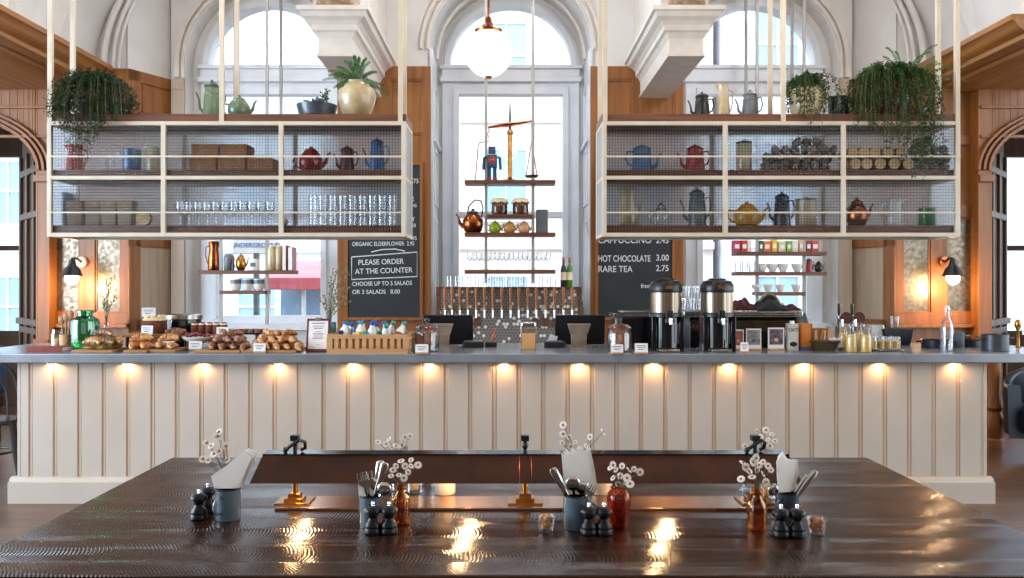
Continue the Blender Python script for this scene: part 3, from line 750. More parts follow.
# ------------------------------------------------------------------ hanging shelf units over the counter
YF, YB = 5.75, 6.12
def unit(side, x0, x1, divs, polesF, polesB, label):
    t = thing('hanging_shelf_unit', label, 'shelf', ((x0+x1)/2, YF, 1.835)); cx = (x0+x1)/2
    def bar(mb, a, b, c, d, e, f): mb.bb(a-cx, b-cx, c-YF, d-YF, e-1.835, f-1.835)
    f = MB(); w = .030
    zt, zm, zb = 2.63, 2.243, 1.835
    for y0, y1 in ((YF-.015, YF+.012), (YB-.012, YB+.015)):
        for z in (zt-.022, zm-.012, zb): bar(f, x0, x1, y0, y1, z, z+.026)
        for x in [x0+w/2]+divs+[x1-w/2]: bar(f, x-w/2, x+w/2, y0-.001, y1+.001, zb, zt)
    for x in (x0+w/2, x1-w/2):
        for z in (zt-.022, zm-.012, zb): bar(f, x-w/2, x+w/2, YF, YB, z, z+.026)
    obj('frame', f, M['cream'], t, bevel=.003)
    r = MB()
    for z in (2.39, 2.002): bar(r, x0, x1, YF-.020, YF-.012, z-.005, z+.005)
    obj('front_rail', r, M['cream'], t)
    for z0, z1, e in ((2.632, 2.688, 0), (2.256, 2.302, .02), (1.862, 1.914, .02)):
        m = MB(); bar(m, x0+e, x1-e, YF-(.0 if e == 0 else -.016), YB-(.0 if e == 0 else .016), z0, z1)
        obj('shelf_board', m, M['walnut'], t, bevel=.003)
    for a, b in zip([x0+w/2]+divs, divs+[x1-w/2]):
        for z0, z1 in ((zm+.012, zt-.02), (zb+.024, zm-.01)):
            m = MB(); bar(m, a+.012, b-.012, YF-.003, YF+.003, z0, z1); obj('glass_panel', m, M['rib'], t, flat=True)
    for a, b in zip([x0+w/2]+divs, divs+[x1-w/2]):
        for z0, z1 in ((zm+.012, zt-.02), (zb+.024, zm-.01)):
            m = MB(); bar(m, a+.012, b-.012, YB-.003, YB+.003, z0, z1); obj('back_glass_panel', m, M['ribback'], t, flat=True)
    for x in (x0+.008, x1-.008):
        for z0, z1 in ((zm+.012, zt-.02), (zb+.024, zm-.01)):
            m = MB(); bar(m, x-.003, x+.003, YF+.012, YB-.012, z0, z1); obj('side_glass_panel', m, M['ribside'], t, flat=True)
    for x in polesF: m = MB(); bar(m, x-.015, x+.015, YF-.012, YF+.014, 2.62, 5.0); obj('pole', m, M['cream'], t)
    for x in polesB: m = MB(); bar(m, x-.015, x+.015, YB-.014, YB+.012, 2.62, 5.0); obj('pole', m, M['cream'], t)
    return t
xl = lambda p: X(p, YF)
unit('left', xl(48), xl(406), [xl(164), xl(281.5)], [xl(50.5), xl(222), xl(400.5)], [X(73, YB), X(237, YB), X(404.5, YB)],
     'reeded glass shelf unit with cream frame hanging on the left, over the pastries')
unit('right', xl(602), xl(959), [xl(725), xl(843)], [xl(605), xl(783), xl(957)], [X(600, YB), X(770, YB), X(938, YB)],
     'reeded glass shelf unit with cream frame hanging on the right, over the coffee urns')

# ------------------------------------------------------------------ slim shelves hanging in the windows
def wshelf(label, rods, rear, boards, y=8.55, low=.35):
    xs_ = [X(r, y) for r in rods]; cx = sum(xs_)/len(xs_); zt = min(Z(b[2], y) for b in boards)
    t = thing('window_shelf', label, 'shelf', (cx, y, zt))
    for x in xs_: obj('hanging_rod', MB().bb(x-cx-.014, x-cx+.014, -.012, .012, -low, 5.0-zt), M['rod'], t)
    for r in rear: xx = X(r, y+.33)-cx; obj('hanging_rod', MB().bb(xx-.014, xx+.014, .318, .342, Z(185, y)-zt, 5.0-zt), M['rod'], t)
    if rear:
        for x, r in zip(xs_, rear): xx = X(r, y+.33)-cx; obj('hanging_rod', MB().tube([(x-cx, 0, Z(188, y)-zt), (xx, .33, Z(188, y)-zt)], .012, 6), M['rod'], t)
    for b in boards: obj('shelf_board', MB().bb(X(b[0], y)-cx, X(b[1], y)-cx, -.08, .14, Z(b[2], y)-zt-.036, Z(b[2], y)-zt), M['walnut'], t, bevel=.002)
wshelf('slim two-board shelf hanging in the left window, holding jugs and tan jars', [221, 267], [235, 281], [(201, 295, 270.5), (222, 267, 290.5)])
wshelf('slim shelf hanging in the middle window, brass scales on its top board', [486, 533], [], [(465, 555, 181), (487, 533, 215), (465, 555, 233), (465, 555, 270)], 8.2, .13)
wshelf('slim three-board shelf hanging in the right window, holding packets and bowls', [757, 804], [746, 792], [(735, 824, 252), (735, 824, 272), (756, 803, 292)])

# ------------------------------------------------------------------ chalkboards
def chalkboard(label, x0, x1, z0, z1, lines, extra=None):
    cx = (x0+x1)/2; t = thing('chalkboard', label, 'chalkboard', (cx, 8.44, z0))
    obj('slate', MB().bb(x0-cx, x1-cx, -.012, 0, 0, z1-z0), M['slate'], t)
    f = MB()
    for b in ((x0-.03, x0, z0-.03, z1+.03), (x1, x1+.03, z0-.03, z1+.03), (x0, x1, z0-.03, z0), (x0, x1, z1, z1+.03)): f.bb(b[0]-cx, b[1]-cx, -.025, 0, b[2]-z0, b[3]-z0)
    obj('frame', f, M['oak'], t, bevel=.003)
    for body, px, py, size, sx, al, rz in lines:
        text(body, size*.86, M['chalk'], t, (X(px, 8.42)-cx, -.0135, Z(py, 8.42)-z0), (PI/2, rz, 0), .0006, al, sx)
    if extra:
        for pts in extra:
            obj('chalk_line', MB().tube([(X(a, 8.42)-cx, -.014, Z(b, 8.42)-z0) for a, b in pts], .005, 6, .2), M['chalk'], t)
L = [('2.75', 409, 183, .075, .9, 'LEFT', 0), ('SE', 409, 201, .07, .9, 'LEFT', 0), ('ONS', 408, 207, .055, .9, 'LEFT', 0), ('LY', 409, 221, .07, .9, 'LEFT', 0),
     ('2.50', 408, 227, .06, .9, 'LEFT', 0), ('95', 412, 240, .065, .9, 'LEFT', 0),
     ('ORGANIC ELDERFLOWER  2.95', 352, 246, .068, .78, 'LEFT', -.01), ('PLEASE ORDER', 358, 265, .088, .92, 'LEFT', -.03), ('AT THE COUNTER', 355, 274, .088, .92, 'LEFT', -.03),
     ('CHOOSE UP TO 5 SALADS', 352, 286, .070, .86, 'LEFT', -.02), ('OR 3 SALADS   8.00', 352, 294, .070, .95, 'LEFT', -.01)]
E_ = [[(351.5, 257), (417, 252), (417, 276.5), (351.5, 279.5), (351.5, 257)], [(371, 252), (382, 249.5), (395, 249), (405, 251)]]
chalkboard('tall chalkboard menu on the left oak pier, reading PLEASE ORDER AT THE COUNTER', X(348, 8.43), X(420, 8.43), 1.17, 2.72, L, E_)
L = [('CAPPUCCINO', 598, 243, .105, .95, 'LEFT', 0), ('2.45', 656, 243, .095, .95, 'LEFT', 0), ('HOT CHOCOLATE', 598, 261.5, .105, .70, 'LEFT', 0), ('3.00', 656, 260.5, .1, .9, 'LEFT', 0),
     ('RARE TEA', 598, 272, .105, .88, 'LEFT', 0), ('2.75', 656, 271, .1, .9, 'LEFT', 0), ('from 9.00', 641, 288, .075, .9, 'LEFT', 0)]
chalkboard('tall chalkboard menu on the right oak pier, reading HOT CHOCOLATE and RARE TEA', X(598, 8.43), X(672, 8.43), 1.17, 2.72, L)

# ------------------------------------------------------------------ globe pendant
g = thing('globe_pendant', 'round white glass globe pendant lamp hanging before the middle window', 'lamp', (X(488.5, 6.0), 6.0, Z(53, 6.0)))
r = 23.5*6/828
mg, nt, b_ = newmat('opal_globe'); b_.inputs['Base Color'].default_value = (.95, .95, .95, 1); b_.inputs['Roughness'].default_value = .15
b_.inputs['Emission Color'].default_value = (1, .95, .88, 1); b_.inputs['Emission Strength'].default_value = .55; b_.inputs['Alpha'].default_value = .8
obj('globe', MB().ell((0, 0, 0), (r, r, r*1.02), 40, 24), mg, g)
m = MB(); m.lathe([(.095, r*.97-.02), (.10, r*.97), (.06, r*.97+.02), (.03, r*.97+.05), (.022, r*.97+.09), (.012, r*.97+.1)], seg=28); obj('fitter', m, M['copper'], g)
obj('finial', MB().lathe([(.02, -r*1.02-.012), (.028, -r*1.0)], seg=16), M['brass'], g)
obj('rod', MB().cyl((0, 0, 1.6), .008, 2.8, 10), M['copper'], g)
light('globe_lamp', 'POINT', (X(488.5, 6.0), 6.0, Z(53, 6.0)), 6, (1, .85, .65), size=.1)

# ------------------------------------------------------------------ wall sconces
for px, s, lab in ((75, 1, 'left'), (949, 1, 'right')):
    y = 8.55; t = thing('wall_sconce', 'dark metal shaded wall lamp on the oak post between the two mirrors, %s side' % lab, 'lamp', (X(82 if lab == 'left' else 944, y), y, Z(262, y)))
    dx = X(72, 8.3)-X(82, 8.55) if lab == 'left' else X(953, 8.3)-X(944, 8.55)
    obj('wall_plate', MB().cyl((0, -.01, .0), .055, .03, 20, (PI/2, 0, 0)), M['cream'] if lab == 'left' else M['copper'], t)
    obj('arm', MB().tube([(0, -.02, 0), (dx*.3, -.12, .035), (dx, -.25, .03), (dx, -.25, -.02)], .011, 8), M['black'], t)
    obj('shade', MB().lathe([(.028, .04), (.035, .0), (.04, -.02), (.075, -.06), (.095, -.115), (.105, -.125), (.098, -.125), (.07, -.065), (.03, -.02)], (dx, -.25, -.02), 24), M['black'], t)
    obj('bulb', MB().ell((dx, -.25, -.17), (.062, .062, .065), 16, 10), emis('sconce_bulb', (1, .72, .42), 40), t)
    light('sconce_lamp', 'POINT', (X(82 if lab == 'left' else 944, y)+dx, y-.25, Z(262, y)-.29), 22, (1, .60, .28), size=.04)

# ------------------------------------------------------------------ the big table and its lamp
TZ = .75
tb = thing('dining_table', 'large dark stained wooden communal table with saw marks in the foreground', 'table', (.05, 2.87, 0))
obj('tabletop', MB().bb(-1.51, 1.51, -.73, .73, .70, TZ-.0008), M['table'], tb, bevel=.004)
a = MB(); a.bb(-1.38, 1.38, -.6, -.56, .60, .70); a.bb(-1.38, 1.38, .56, .6, .60, .70); a.bb(-1.38, -1.34, -.6, .6, .60, .70); a.bb(1.34, 1.38, -.6, .6, .60, .70)
obj('apron', a, M['darkoak'], tb)
for sx in (-1, 1):
    for sy in (-1, 1): obj('leg', MB().bb(sx*1.33-.05, sx*1.33+.05, sy*.55-.05, sy*.55+.05, 0, .70), M['darkoak'], tb, bevel=.008)
lt = thing('table_lamp', 'long low table lamp with a dark brown trough shade on brass posts', 'lamp', (X(525, 2.84), 2.84, TZ+.0012))
x0, x1 = -.925, .985; cx = X(525, 2.84)
XL, XR = X(249, 2.70)-cx, X(803, 2.70)-cx; TL, TR = X(262, 2.80)-cx, X(790, 2.80)-cx
SY0, SY1, RZ, BZ = -.135, .135, .172, .100
def trough(o, th):
    return [(XL, SY0, BZ), (XR, SY0, BZ), (XR, SY1, BZ), (XL, SY1, BZ), (TL, -.03, RZ), (TR, -.03, RZ), (TR, .03, RZ), (TL, .03, RZ)]
m = MB(); v = trough(0, 0); k = .006
inn = [(XL+k*2, SY0+k*1.5, BZ), (XR-k*2, SY0+k*1.5, BZ), (XR-k*2, SY1-k*1.5, BZ), (XL+k*2, SY1-k*1.5, BZ), (TL+k, -.026, RZ-k), (TR-k, -.026, RZ-k), (TR-k, .026, RZ-k), (TL+k, .026, RZ-k)]
m.add(v+inn, [(0,1,5,4), (2,3,7,6), (3,0,4,7), (1,2,6,5), (4,5,6,7), (9,8,12,13), (11,10,14,15), (8,11,15,12), (10,9,13,14), (13,12,15,14), (1,0,8,9), (2,1,9,10), (3,2,10,11), (0,3,11,8)])
obj('shade', m, M['leather'], lt, sharp=20)
m = MB()
for xx in (-.02, .02): m.tube([(xx, SY0-.001, BZ), (xx, -.031, RZ+.001), (xx, .031, RZ+.001)], .0016, 6)
obj('shade_seam', m, M['copper'], lt)
obj('ridge_cap', MB().bb(TL, TR, -.032, .032, RZ, RZ+.003), mat('dark_metal_cap', '#2b2f36', '#20242a', 8, .15, .6), lt)
for px in (295, 525, 755):
    xx = X(px, 2.84)-cx
    obj('post', MB().cyl((xx, 0, .086), .010, .168, 16), M['brass'], lt)
    m = MB(); m.bb(xx-.058, xx+.058, -.05, .05, .006, .012); m.bb(xx-.032, xx+.032, -.028, .028, .012, .022); m.bb(xx-.02, xx+.02, -.018, .018, .022, .036)
    obj('base_plate', m, M['brass'], lt, bevel=.001)
    q = MB(); q.cyl((xx, 0, .21), .007, .05, 12); q.bb(xx-.013, xx+.013, -.013, .013, .228, .245)
    if px != 525:
        pts = [(xx-.03, -.01, .197), (xx-.012, -.016, .212), (xx+.018, -.016, .232), (xx+.034, 0, .222), (xx+.033, .01, .2), (xx+.018, .01, .194)]
        q.tube(pts, .0065, 8); q.ell((xx-.03, -.01, .197), (.01, .01, .01), 10, 6)
    else: q.ell((xx, -.005, .212), (.011, .013, .016), 12, 8)
    obj('clip', q, M['black'], lt, loc=(0, 0, -.012))
m = MB(); m.bb(X(276, 2.76)-cx, X(775, 2.76)-cx, -.085, .07, 0, .006); obj('base_strip', m, mat('bronze_strip', '#b08a6c', '#97745a', 10, .2, .8, stretch=(.3, 4, 1)), lt, bevel=.001)
for i, px in enumerate((298, 466, 665)):
    xx = X(px, 2.82)-cx
    obj('bulb', MB().ell((xx, 0, .136), (.020, .020, .020), 14, 8), M['bulb'], lt)
    light('table_lamp_bulb', 'POINT', (cx+xx, 2.84, TZ+.108), 2.6, (1, .62, .30), size=.02)
# ================================================================== things on the big table
def onT(px, py): y = .75*828/(py-285); return (X(px, y), y, TZ+.001)
def mug_mesh(r, h):
    o = MB(); o.lathe([(r*.96, 0), (r, .004), (r, h*.97), (r*1.03, h), (r*.97, h+.001), (r*.93, h*.96), (r*.92, .006), (0.0001, .005)], seg=32); return o
def mug(label, px, py, r, h, hang, m=None):
    t = thing('enamel_mug', label, 'mug', onT(px, py))
    obj('body', mug_mesh(r, h), m or M['enamel'], t)
    ri = MB(); ri.lathe([(r*1.035, h-.002), (r*1.045, h), (r*1.0, h+.002), (r*.94, h), (r*1.0, h-.002)], seg=32); obj('rim', ri, M['rim'], t)
    c, s = math.cos(hang), math.sin(hang); pts = []
    for i in range(9):
        a = -PI/2+PI*i/8; d = r*.98+.026*math.cos(a); pts.append((c*d, s*d, h*.52+h*.27*math.sin(a)))
    obj('handle', MB().tube(pts, .0045, 8), m or M['enamel'], t); return t
mug('grey-blue enamel mug holding folded napkins, leftmost on the big table', 228, 519, .039, .098, -PI*.62)
mug('grey-blue enamel mug of forks and spoons beside the narrow amber bottle', 371, 526, .034, .094, PI*.75)
mug('grey-blue enamel mug of spoons and napkins at the right of the table middle', 576, 528, .039, .102, -.15)
mug('dark grey enamel mug of napkins and cutlery, rightmost on the big table', 787, 520, .036, .088, PI*1.2, mat('dark_grey_enamel', '#3c454f', '#333b44', 6, .25, coat=.3))

mills = [(199, 519, 'black wooden pepper mill in front of its twin at the table left end'), (208, 512, 'black wooden salt mill behind its twin at the table left end'),
         (373, 533, 'black wooden mill before the cutlery mug, left of the pair near the amber bottle'), (389, 533, 'black wooden mill right of its twin, before the narrow amber bottle'),
         (589, 534, 'black wooden mill left of the pair before the red-brown vase'), (604, 534, 'black wooden mill right of the pair before the red-brown vase'),
         (781, 536, 'black wooden mill left of the pair before the rightmost mug'), (797, 536, 'black wooden mill right of the pair, beside the sugar glass')]
mp_ = None
for px, py, lab in mills:
    if mp_ is None:
        mp_ = thing('pepper_mill', lab, 'pepper mill', onT(px, py), 0, 'black mills on the big table')
        obj('body', MB().lathe([(.026, 0), (.0285, .003), (.0285, .012), (.026, .016), (.0275, .020), (.0265, .026), (.018, .036), (.0145, .044), (.016, .050), (.0225, .056), (.0225, .058)], seg=28), M['mill'], mp_)
        obj('head', MB().lathe([(.023, .058), (.0275, .060), (.0285, .064), (.0275, .069), (.022, .075), (.012, .079), (.004, .080)], seg=28), M['mill'], mp_)
        mp_.scale = (.92, .92, 1.03)
        obj('knob', MB().lathe([(.005, .079), (.004, .083), (.0065, .086), (.005, .091), (.001, .092)], seg=14), M['chrome'], mp_)
    else: dup(mp_, onT(px, py), label=lab)

def daisy_head(r=.016):
    p = MB()
    for k in range(12):
        a = 2*PI*k/12; c, s = math.cos(a), math.sin(a); w = r*.30
        q = [(c*r*.2-s*w*.3, s*r*.2+c*w*.3, 0), (c*r*.2+s*w*.3, s*r*.2-c*w*.3, 0), (c*r*.75+s*w, s*r*.75-c*w, .002), (c*r*1.0, s*r*1.0, .0), (c*r*.75-s*w, s*r*.75+c*w, .002)]
        p.add(q, [(0,1,2,3,4)])
        p.add([(a_, b_, z_-.0012) for a_, b_, z_ in q], [(4,3,2,1,0)])
        p.add([q[0], q[4], q[3], q[2], q[1]]+[(a_, b_, z_-.0012) for a_, b_, z_ in (q[0], q[4], q[3], q[2], q[1])], [(0,1,6,5),(1,2,7,6),(2,3,8,7),(3,4,9,8)])
    return p
DH = daisy_head(); DC = MB().ell((0, 0, .002), (.0052, .0052, .0035), 10, 6)
dproto = {}
def daisies(label, px, py, y, heads, rs=1.0, neckz=None):
    """a bunch whose stems meet at the bottle neck (px,py) at distance y; heads given as pixel positions"""
    o = Vector((X(px, y), y, Z(py, y)))
    t = thing('dried_daisies', label, 'flowers', o)
    for i, (hx, hy) in enumerate(heads):
        yy = y+random.uniform(-.03, .03); q = Vector((X(hx, yy), yy, Z(hy, yy)))-o
        st = MB(); st.tube([(0.0, 0, -.035), (q.x*.15, q.y*.1, q.z*.3), (q.x*.6, q.y*.6, q.z*.7), tuple(q)], .0011, 5)
        obj('stem', st, M['stem'], t)
        rot = Euler((math.radians(random.uniform(20, 95)), math.radians(random.uniform(-55, 55)), random.uniform(-.5, .5)))
        if not dproto:
            b = obj('blossom', DH, M['petal'], t, flat=True); c = obj('centre', DC, M['pollen'], b); dproto['b'] = b
        else:
            b = dproto['b'].copy(); COL.objects.link(b); b.parent = t; c = dproto['b'].children[0].copy(); COL.objects.link(c); c.parent = b
        b.location = q; b.rotation_euler = rot; s = rs*random.uniform(.6, .95); b.scale = (s, s, s)
    return t
def amber_bottle(name, label, px, py, prof, m=None):
    t = thing(name, label, 'bottle', onT(px, py))
    th = .0025; inner = [(max(r-th, .001), z+ (th if i == 0 else 0)) for i, (r, z) in enumerate(prof)]
    obj('body', MB().lathe(prof+list(reversed(inner)), seg=32), m or M['amber'], t)
    return t
nb = [(.024, 0), (.0285, .004), (.029, .012), (.029, .070), (.026, .082), (.016, .100), (.0135, .108), (.0145, .112), (.0165, .114), (.0165, .126), (.0145, .127)]
t = amber_bottle('amber_bottle', 'narrow amber glass bottle of dried daisies between the mills and the lamp', 401, 524, nb)
t = amber_bottle('amber_bottle', 'amber glass bottle of dried daisies beside the rightmost mug', 757, 530, nb)
rv_ = mat('red_brown_glass_vase', '#7a2408', '#5c1804', 4, .08, coat=.6)
vb = [(.022, 0), (.026, .003), (.031, .03), (.037, .07), (.0385, .09), (.036, .105), (.028, .115), (.024, .120), (.026, .127), (.024, .128)]
t = thing('amber_vase', 'glossy red-brown glass vase of dried daisies beside the middle mills', 'vase', onT(619, 528))
vr = glass('red_amber_glass', (.88, .48, .30), .02, .04, .3, (.55, .16, .05)); obj('body', MB().lathe(vb+[(max(r-.003, .001), z) for r, z in reversed(vb)], seg=32), vr, t)
daisies('dried white daisies in the narrow amber bottle near the cutlery mug', 401, 487, 2.60, [(393,470),(401,461),(399,475),(405,466),(411,466),(418,465),(411,460),(404,478),(396,466),(408,472),(391,476)])
daisies('dried white daisies in the amber bottle beside the rightmost mug', 757, 490, 2.535, [(743,463),(749,471),(746,467),(753,462),(759,465),(763,462),(768,466),(757,470),(763,474),(741,479),(752,477),(766,482),(756,458),(771,470)])
daisies('cluster of small dried white blossoms in the red-brown vase', 619, 490, 2.556, [(610,468),(616,470),(622,466),(629,470),(613,478),(620,476),(627,478),(634,469),(618,484),(624,486),(612,488),(630,484),(621,492),(616,492),(640,472),(613,465)], .95)
daisies('dried daisies behind the napkins in the leftmost mug', 229, 490, 2.72, [(207,443),(203,459),(214,454),(219,451),(219,432),(226,446),(211,446),(208,460),(218,436),(227,460)], 1.05)

# flowers standing behind the lamp, in small glass vases
def small_vase(label, px, py, y): 
    t = thing('bud_vase', label, 'vase', (X(px, y), y, TZ+.001))
    obj('body', MB().lathe([(.022, 0), (.025, .003), (.026, .08), (.015, .10), (.014, .125), (.013, .125), (.014, .10), (.024, .08), (.023, .006), (.0001, .005)], seg=24), M['glass'], t); return t
for px, lab, hs in ((398, 'left half', [(378,442),(386,444),(392,447),(402,445),(405,437),(410,436),(405,447),(389,439),(396,446)]),
                    (580, 'middle', [(563,434),(562,443),(569,437),(575,442),(590,437),(603,432),(579,449),(586,446),(571,446),(563,425)]),
                    (765, 'right end', [(757,431),(766,430),(772,434),(768,440),(775,441),(760,437),(770,446),(745,446)])):
    small_vase('slim clear glass vase behind the table lamp, %s' % lab, px, 495, 3.02)
    daisies('dried daisies rising behind the lamp shade, %s' % lab, px, 468, 3.02, hs)
for px, lab in ((445, 'left of the middle post'), (602, 'right of the middle post')):
    t = thing('pillar_candle', 'thick white candle cup behind the lamp, %s' % lab, 'candle', (X(px, 2.98), 2.98, TZ+.001))
    obj('body', MB().lathe([(.036, 0), (.038, .004), (.038, .10), (.036, .104), (.034, .098), (0.001, .096)], seg=28), M['porcelain'], t)
    obj('wick', MB().cyl((0, 0, .103), .0015, .014, 6), M['black'], t)
for px, lab, y in ((415, 'left', 3.0), (768, 'right', 2.92)):
    t = thing('glass_jar', 'small glass jar of pale sweets behind the lamp, %s side' % lab, 'jar', (X(px, y), y, TZ+.001))
    obj('body', MB().lathe([(.028, 0), (.031, .003), (.031, .065), (.029, .065), (.029, .006), (.0001, .005)], seg=24), M['glass'], t)
    c = MB()
    for i in range(40):
        a = random.uniform(0, 2*PI); r = random.uniform(0, .019); c.ell((r*math.cos(a), r*math.sin(a), .012+random.random()*.044), (.009, .008, .008), 7, 5)
    obj('sweets', c, M['icing'], t)['kind'] = 'stuff'
    small = (X(px+12 if px < 500 else px-20, y+.1), y+.1, TZ+.001)
    t2 = thing('glass_tumbler', 'plain glass tumbler behind the lamp beside the sweets jar, %s side' % lab, 'glass', small)
    obj('body', MB().lathe([(.03, 0), (.034, .1), (.032, .1), (.028, .006), (.0001, .005)], seg=24), M['glass'], t2)
# sugar glasses
for px, py, lab in ((546, 532, 'little glass of brown sugar lumps before the middle post of the lamp'), (817, 534, 'little glass of brown sugar lumps beside the rightmost mills')):
    t = thing('sugar_glass', lab, 'glass', onT(px, py))
    obj('body', MB().lathe([(.019, 0), (.021, .002), (.027, .038), (.029, .042), (.029, .048), (.027, .048), (.025, .038), (.018, .005), (.0001, .004)], seg=28), M['glass'], t)
    c = MB()
    for i in range(46):
        a = random.uniform(0, 2*PI); r = random.uniform(0, .017); c.box((r*math.cos(a), r*math.sin(a), .012+random.random()*.036), (.011, .010, .009), (random.random(), random.random(), random.random()))
    obj('sugar_lumps', c, mat('brown_sugar', '#d9a070', '#b87a48', 60, .7, bump=.3), t)['kind'] = 'stuff'

# cutlery standing in the mugs
def spoon_m(): 
    m = MB(); m.tube([(0, 0, 0), (0, .001, .06), (0, 0, .125)], [.0045, .0028, .003], 8, .5); m.ell((0, 0, .147), (.017, .0045, .026), 16, 9); return m
def fork_m():
    m = MB(); m.tube([(0, 0, 0), (0, .001, .06), (0, 0, .125)], [.0045, .0028, .0035], 8, .5)
    m.prism([(-.004, .122), (.004, .122), (.0115, .134), (.0115, .146), (-.0115, .146), (-.0115, .134)], -.001, .001)
    for i in range(4): m.tube([((i-1.5)*.0068, 0, .144), ((i-1.5)*.0068, 0, .172)], [.0018, .001], 6)
    return m
def handle_m():
    m = MB(); m.tube([(0, 0, 0), (0, 0, .06), (0, 0, .13), (0, 0, .168), (0, 0, .175)], [.003, .0035, .0055, .0075, .004], 10, .4); return m
base = {'spoon': (spoon_m(), 'spoon'), 'fork': (fork_m(), 'fork'), 'knife': (handle_m(), 'knife')}
first_c = {}
def cutlery(kind, label, mugpos, r, top, ln=1.0, face=0.0):
    """foot of the piece inside the mug, leaning so that its top end comes near px,py of the mug's own distance"""
    y = mugpos[1]; q = Vector((X(top[0], y), y+random.uniform(-.012, .012), Z(top[1], y)))
    d0 = Vector((mugpos[0], y, TZ+.012)); dx = q.x-d0.x
    foot = d0+Vector((max(-r, min(r, -dx*.25)), random.uniform(-r, r)*.5, 0))
    d = (q-foot); L_ = {'spoon': .173, 'fork': .172, 'knife': .175}[kind]
    s = d.length/L_; zz_ = d.normalized(); xx_ = Vector((0, 1, 0)).cross(zz_).normalized(); yy_ = zz_.cross(xx_); rot = Matrix((xx_, yy_, zz_)).transposed().to_euler()
    if kind not in first_c:
        o = obj(kind, base[kind][0], M['silver']); first_c[kind] = o; tag(o, label, kind)
    else: o = first_c[kind].copy(); COL.objects.link(o)
    tag(o, label, kind); o.location = foot; o.rotation_euler = rot; o.scale = (s*1.55, s*1.3, s)
    return o
B = onT(371, 526)
for k, l, p in (('fork', 'steel fork, leftmost in the mug beside the narrow amber bottle', (362, 472)), ('fork', 'steel fork behind its neighbour in the cutlery mug by the amber bottle', (367, 471)),
                ('spoon', 'steel spoon leaning right in the mug beside the narrow amber bottle', (388, 482)), ('spoon', 'darker steel spoon upright in the mug by the amber bottle', (377, 478)),
                ('knife', 'steel handle, taller one in the mug beside the amber bottle', (381, 461)), ('knife', 'steel handle, rightmost in the mug beside the amber bottle', (386, 462))):
    cutlery(k, l, B, .02, p)
C_ = onT(576, 528)
for k, l, p in (('knife', 'steel handle leaning far left in the middle mug', (552, 468)), ('knife', 'second steel handle leaning left in the middle mug', (556, 474)),
                ('spoon', 'large steel spoon with its bowl up in the middle mug', (572, 476)), ('spoon', 'smaller steel spoon right of the large one in the middle mug', (584, 482)),
                ('fork', 'steel fork leaning right in the middle mug', (593, 484))):
    cutlery(k, l, C_, .024, p)
D_ = onT(787, 520)
for k, l, p in (('knife', 'long steel handle leaning right in the rightmost mug', (815, 470)), ('knife', 'second steel handle leaning right in the rightmost mug', (809, 475)),
                ('spoon', 'steel spoon leaning left in the rightmost mug', (771, 486))):
    cutlery(k, l, D_, .02, p)
# folded napkins
def napkin(label, mugpos, poly, dy=0.0, th=.004, folds=3, lean=.02):
    """folded paper standing in a mug: layered leaves with slightly different outlines"""
    y = mugpos[1]; t = thing('folded_napkin', label, 'napkin', (mugpos[0], y, TZ+.012))
    for k in range(folds):
        m = MB(); P = [(X(a+(k-1)*2.2, y)-mugpos[0], Z(b-k*1.4, y)-TZ-.012) for a, b in poly]
        y0 = dy+k*.009
        n = len(P); vs = []; zs = [p[1] for p in P]; zmin, zmax = min(zs), max(zs)
        for off in (0, th*.6):
            for (x, z) in P: vs.append((x, y0+off+lean*((z-zmin)/(zmax-zmin+1e-6))+ .006*math.sin(x*60+k), z))
        m.add(vs, [tuple(range(n)), tuple(reversed(range(n, 2*n)))]+[(i, i+n, (i+1) % n+n, (i+1) % n) for i in range(n)])
        obj('fold', m, M['napkin'], t, sharp=20)
A_ = onT(228, 519)
napkin('large folded white napkin leaning right in the leftmost mug', A_, [(223,505),(217,489),(212,477),(228,466),(243,453),(253,458),(246,474),(240,488),(234,505)], -.004, folds=3)
napkin('folded white napkin tucked among the forks of the left cutlery mug', B, [(366,515),(361,494),(360,483),(367,480),(372,487),(381,490),(383,496),(376,515)], -.012, folds=2)
napkin('white napkin folded in sharp points in the middle mug', C_, [(568,515),(566,480),(564,454),(570,459),(572,453),(578,460),(580,452),(585,458),(589,452),(594,476),(596,492),(584,515)], .006, folds=3)
napkin('cream folded napkins standing in the rightmost mug', D_, [(782,508),(780,478),(780,462),(785,457),(789,464),(799,465),(799,480),(795,490),(792,508)], .0, folds=3)

# ================================================================== things on the counter
def onC(px, y): return (X(px, y), y, TOP)
def py2y(py): return (1.5-TOP)*828/(py-285)
def price_card(label, px, py, w=13, h=8, y=None, tilt=0.0, z=None, block=True):
    y = y or py2y(py); k = y/828; zz = TOP if z is None else z
    t = thing('price_card', label, 'card', (X(px, y), y, zz), tilt)
    ww, hh = w*k, h*k
    if block: obj('wood_block', MB().bb(-ww*.48, ww*.48, -.012, .014, 0, 2.6*k), M['paleblock'], t, bevel=.002)
    zb = 1.8*k if block else 0
    obj('card', MB().box((0, -.0125, zb+hh/2), (ww, .0015, hh), (-.12, 0, 0)), M['paper'], t)
    m = MB()
    for i, (a, b) in enumerate(((-.35, .3), (-.3, .35), (-.25, .15))): m.bb(ww*a, ww*b, -.0148+.0012*i*0, -.0138, zb+hh*(.72-.2*i), zb+hh*(.76-.2*i))
    obj('writing', m, M['ink'], t)
    return t
def board(label, px0, px1, y0, y1, th=.018, z=None):
    z = TOP if z is None else z; ym = (y0+y1)/2; k = ym/828
    o = obj('serving_board', MB().bb(-(px1-px0)/2*k, (px1-px0)/2*k, -(y1-y0)/2, (y1-y0)/2, 0, th), M['board'], loc=(X((px0+px1)/2, ym), ym, z), bevel=.004)
    return tag(o, label, 'board')
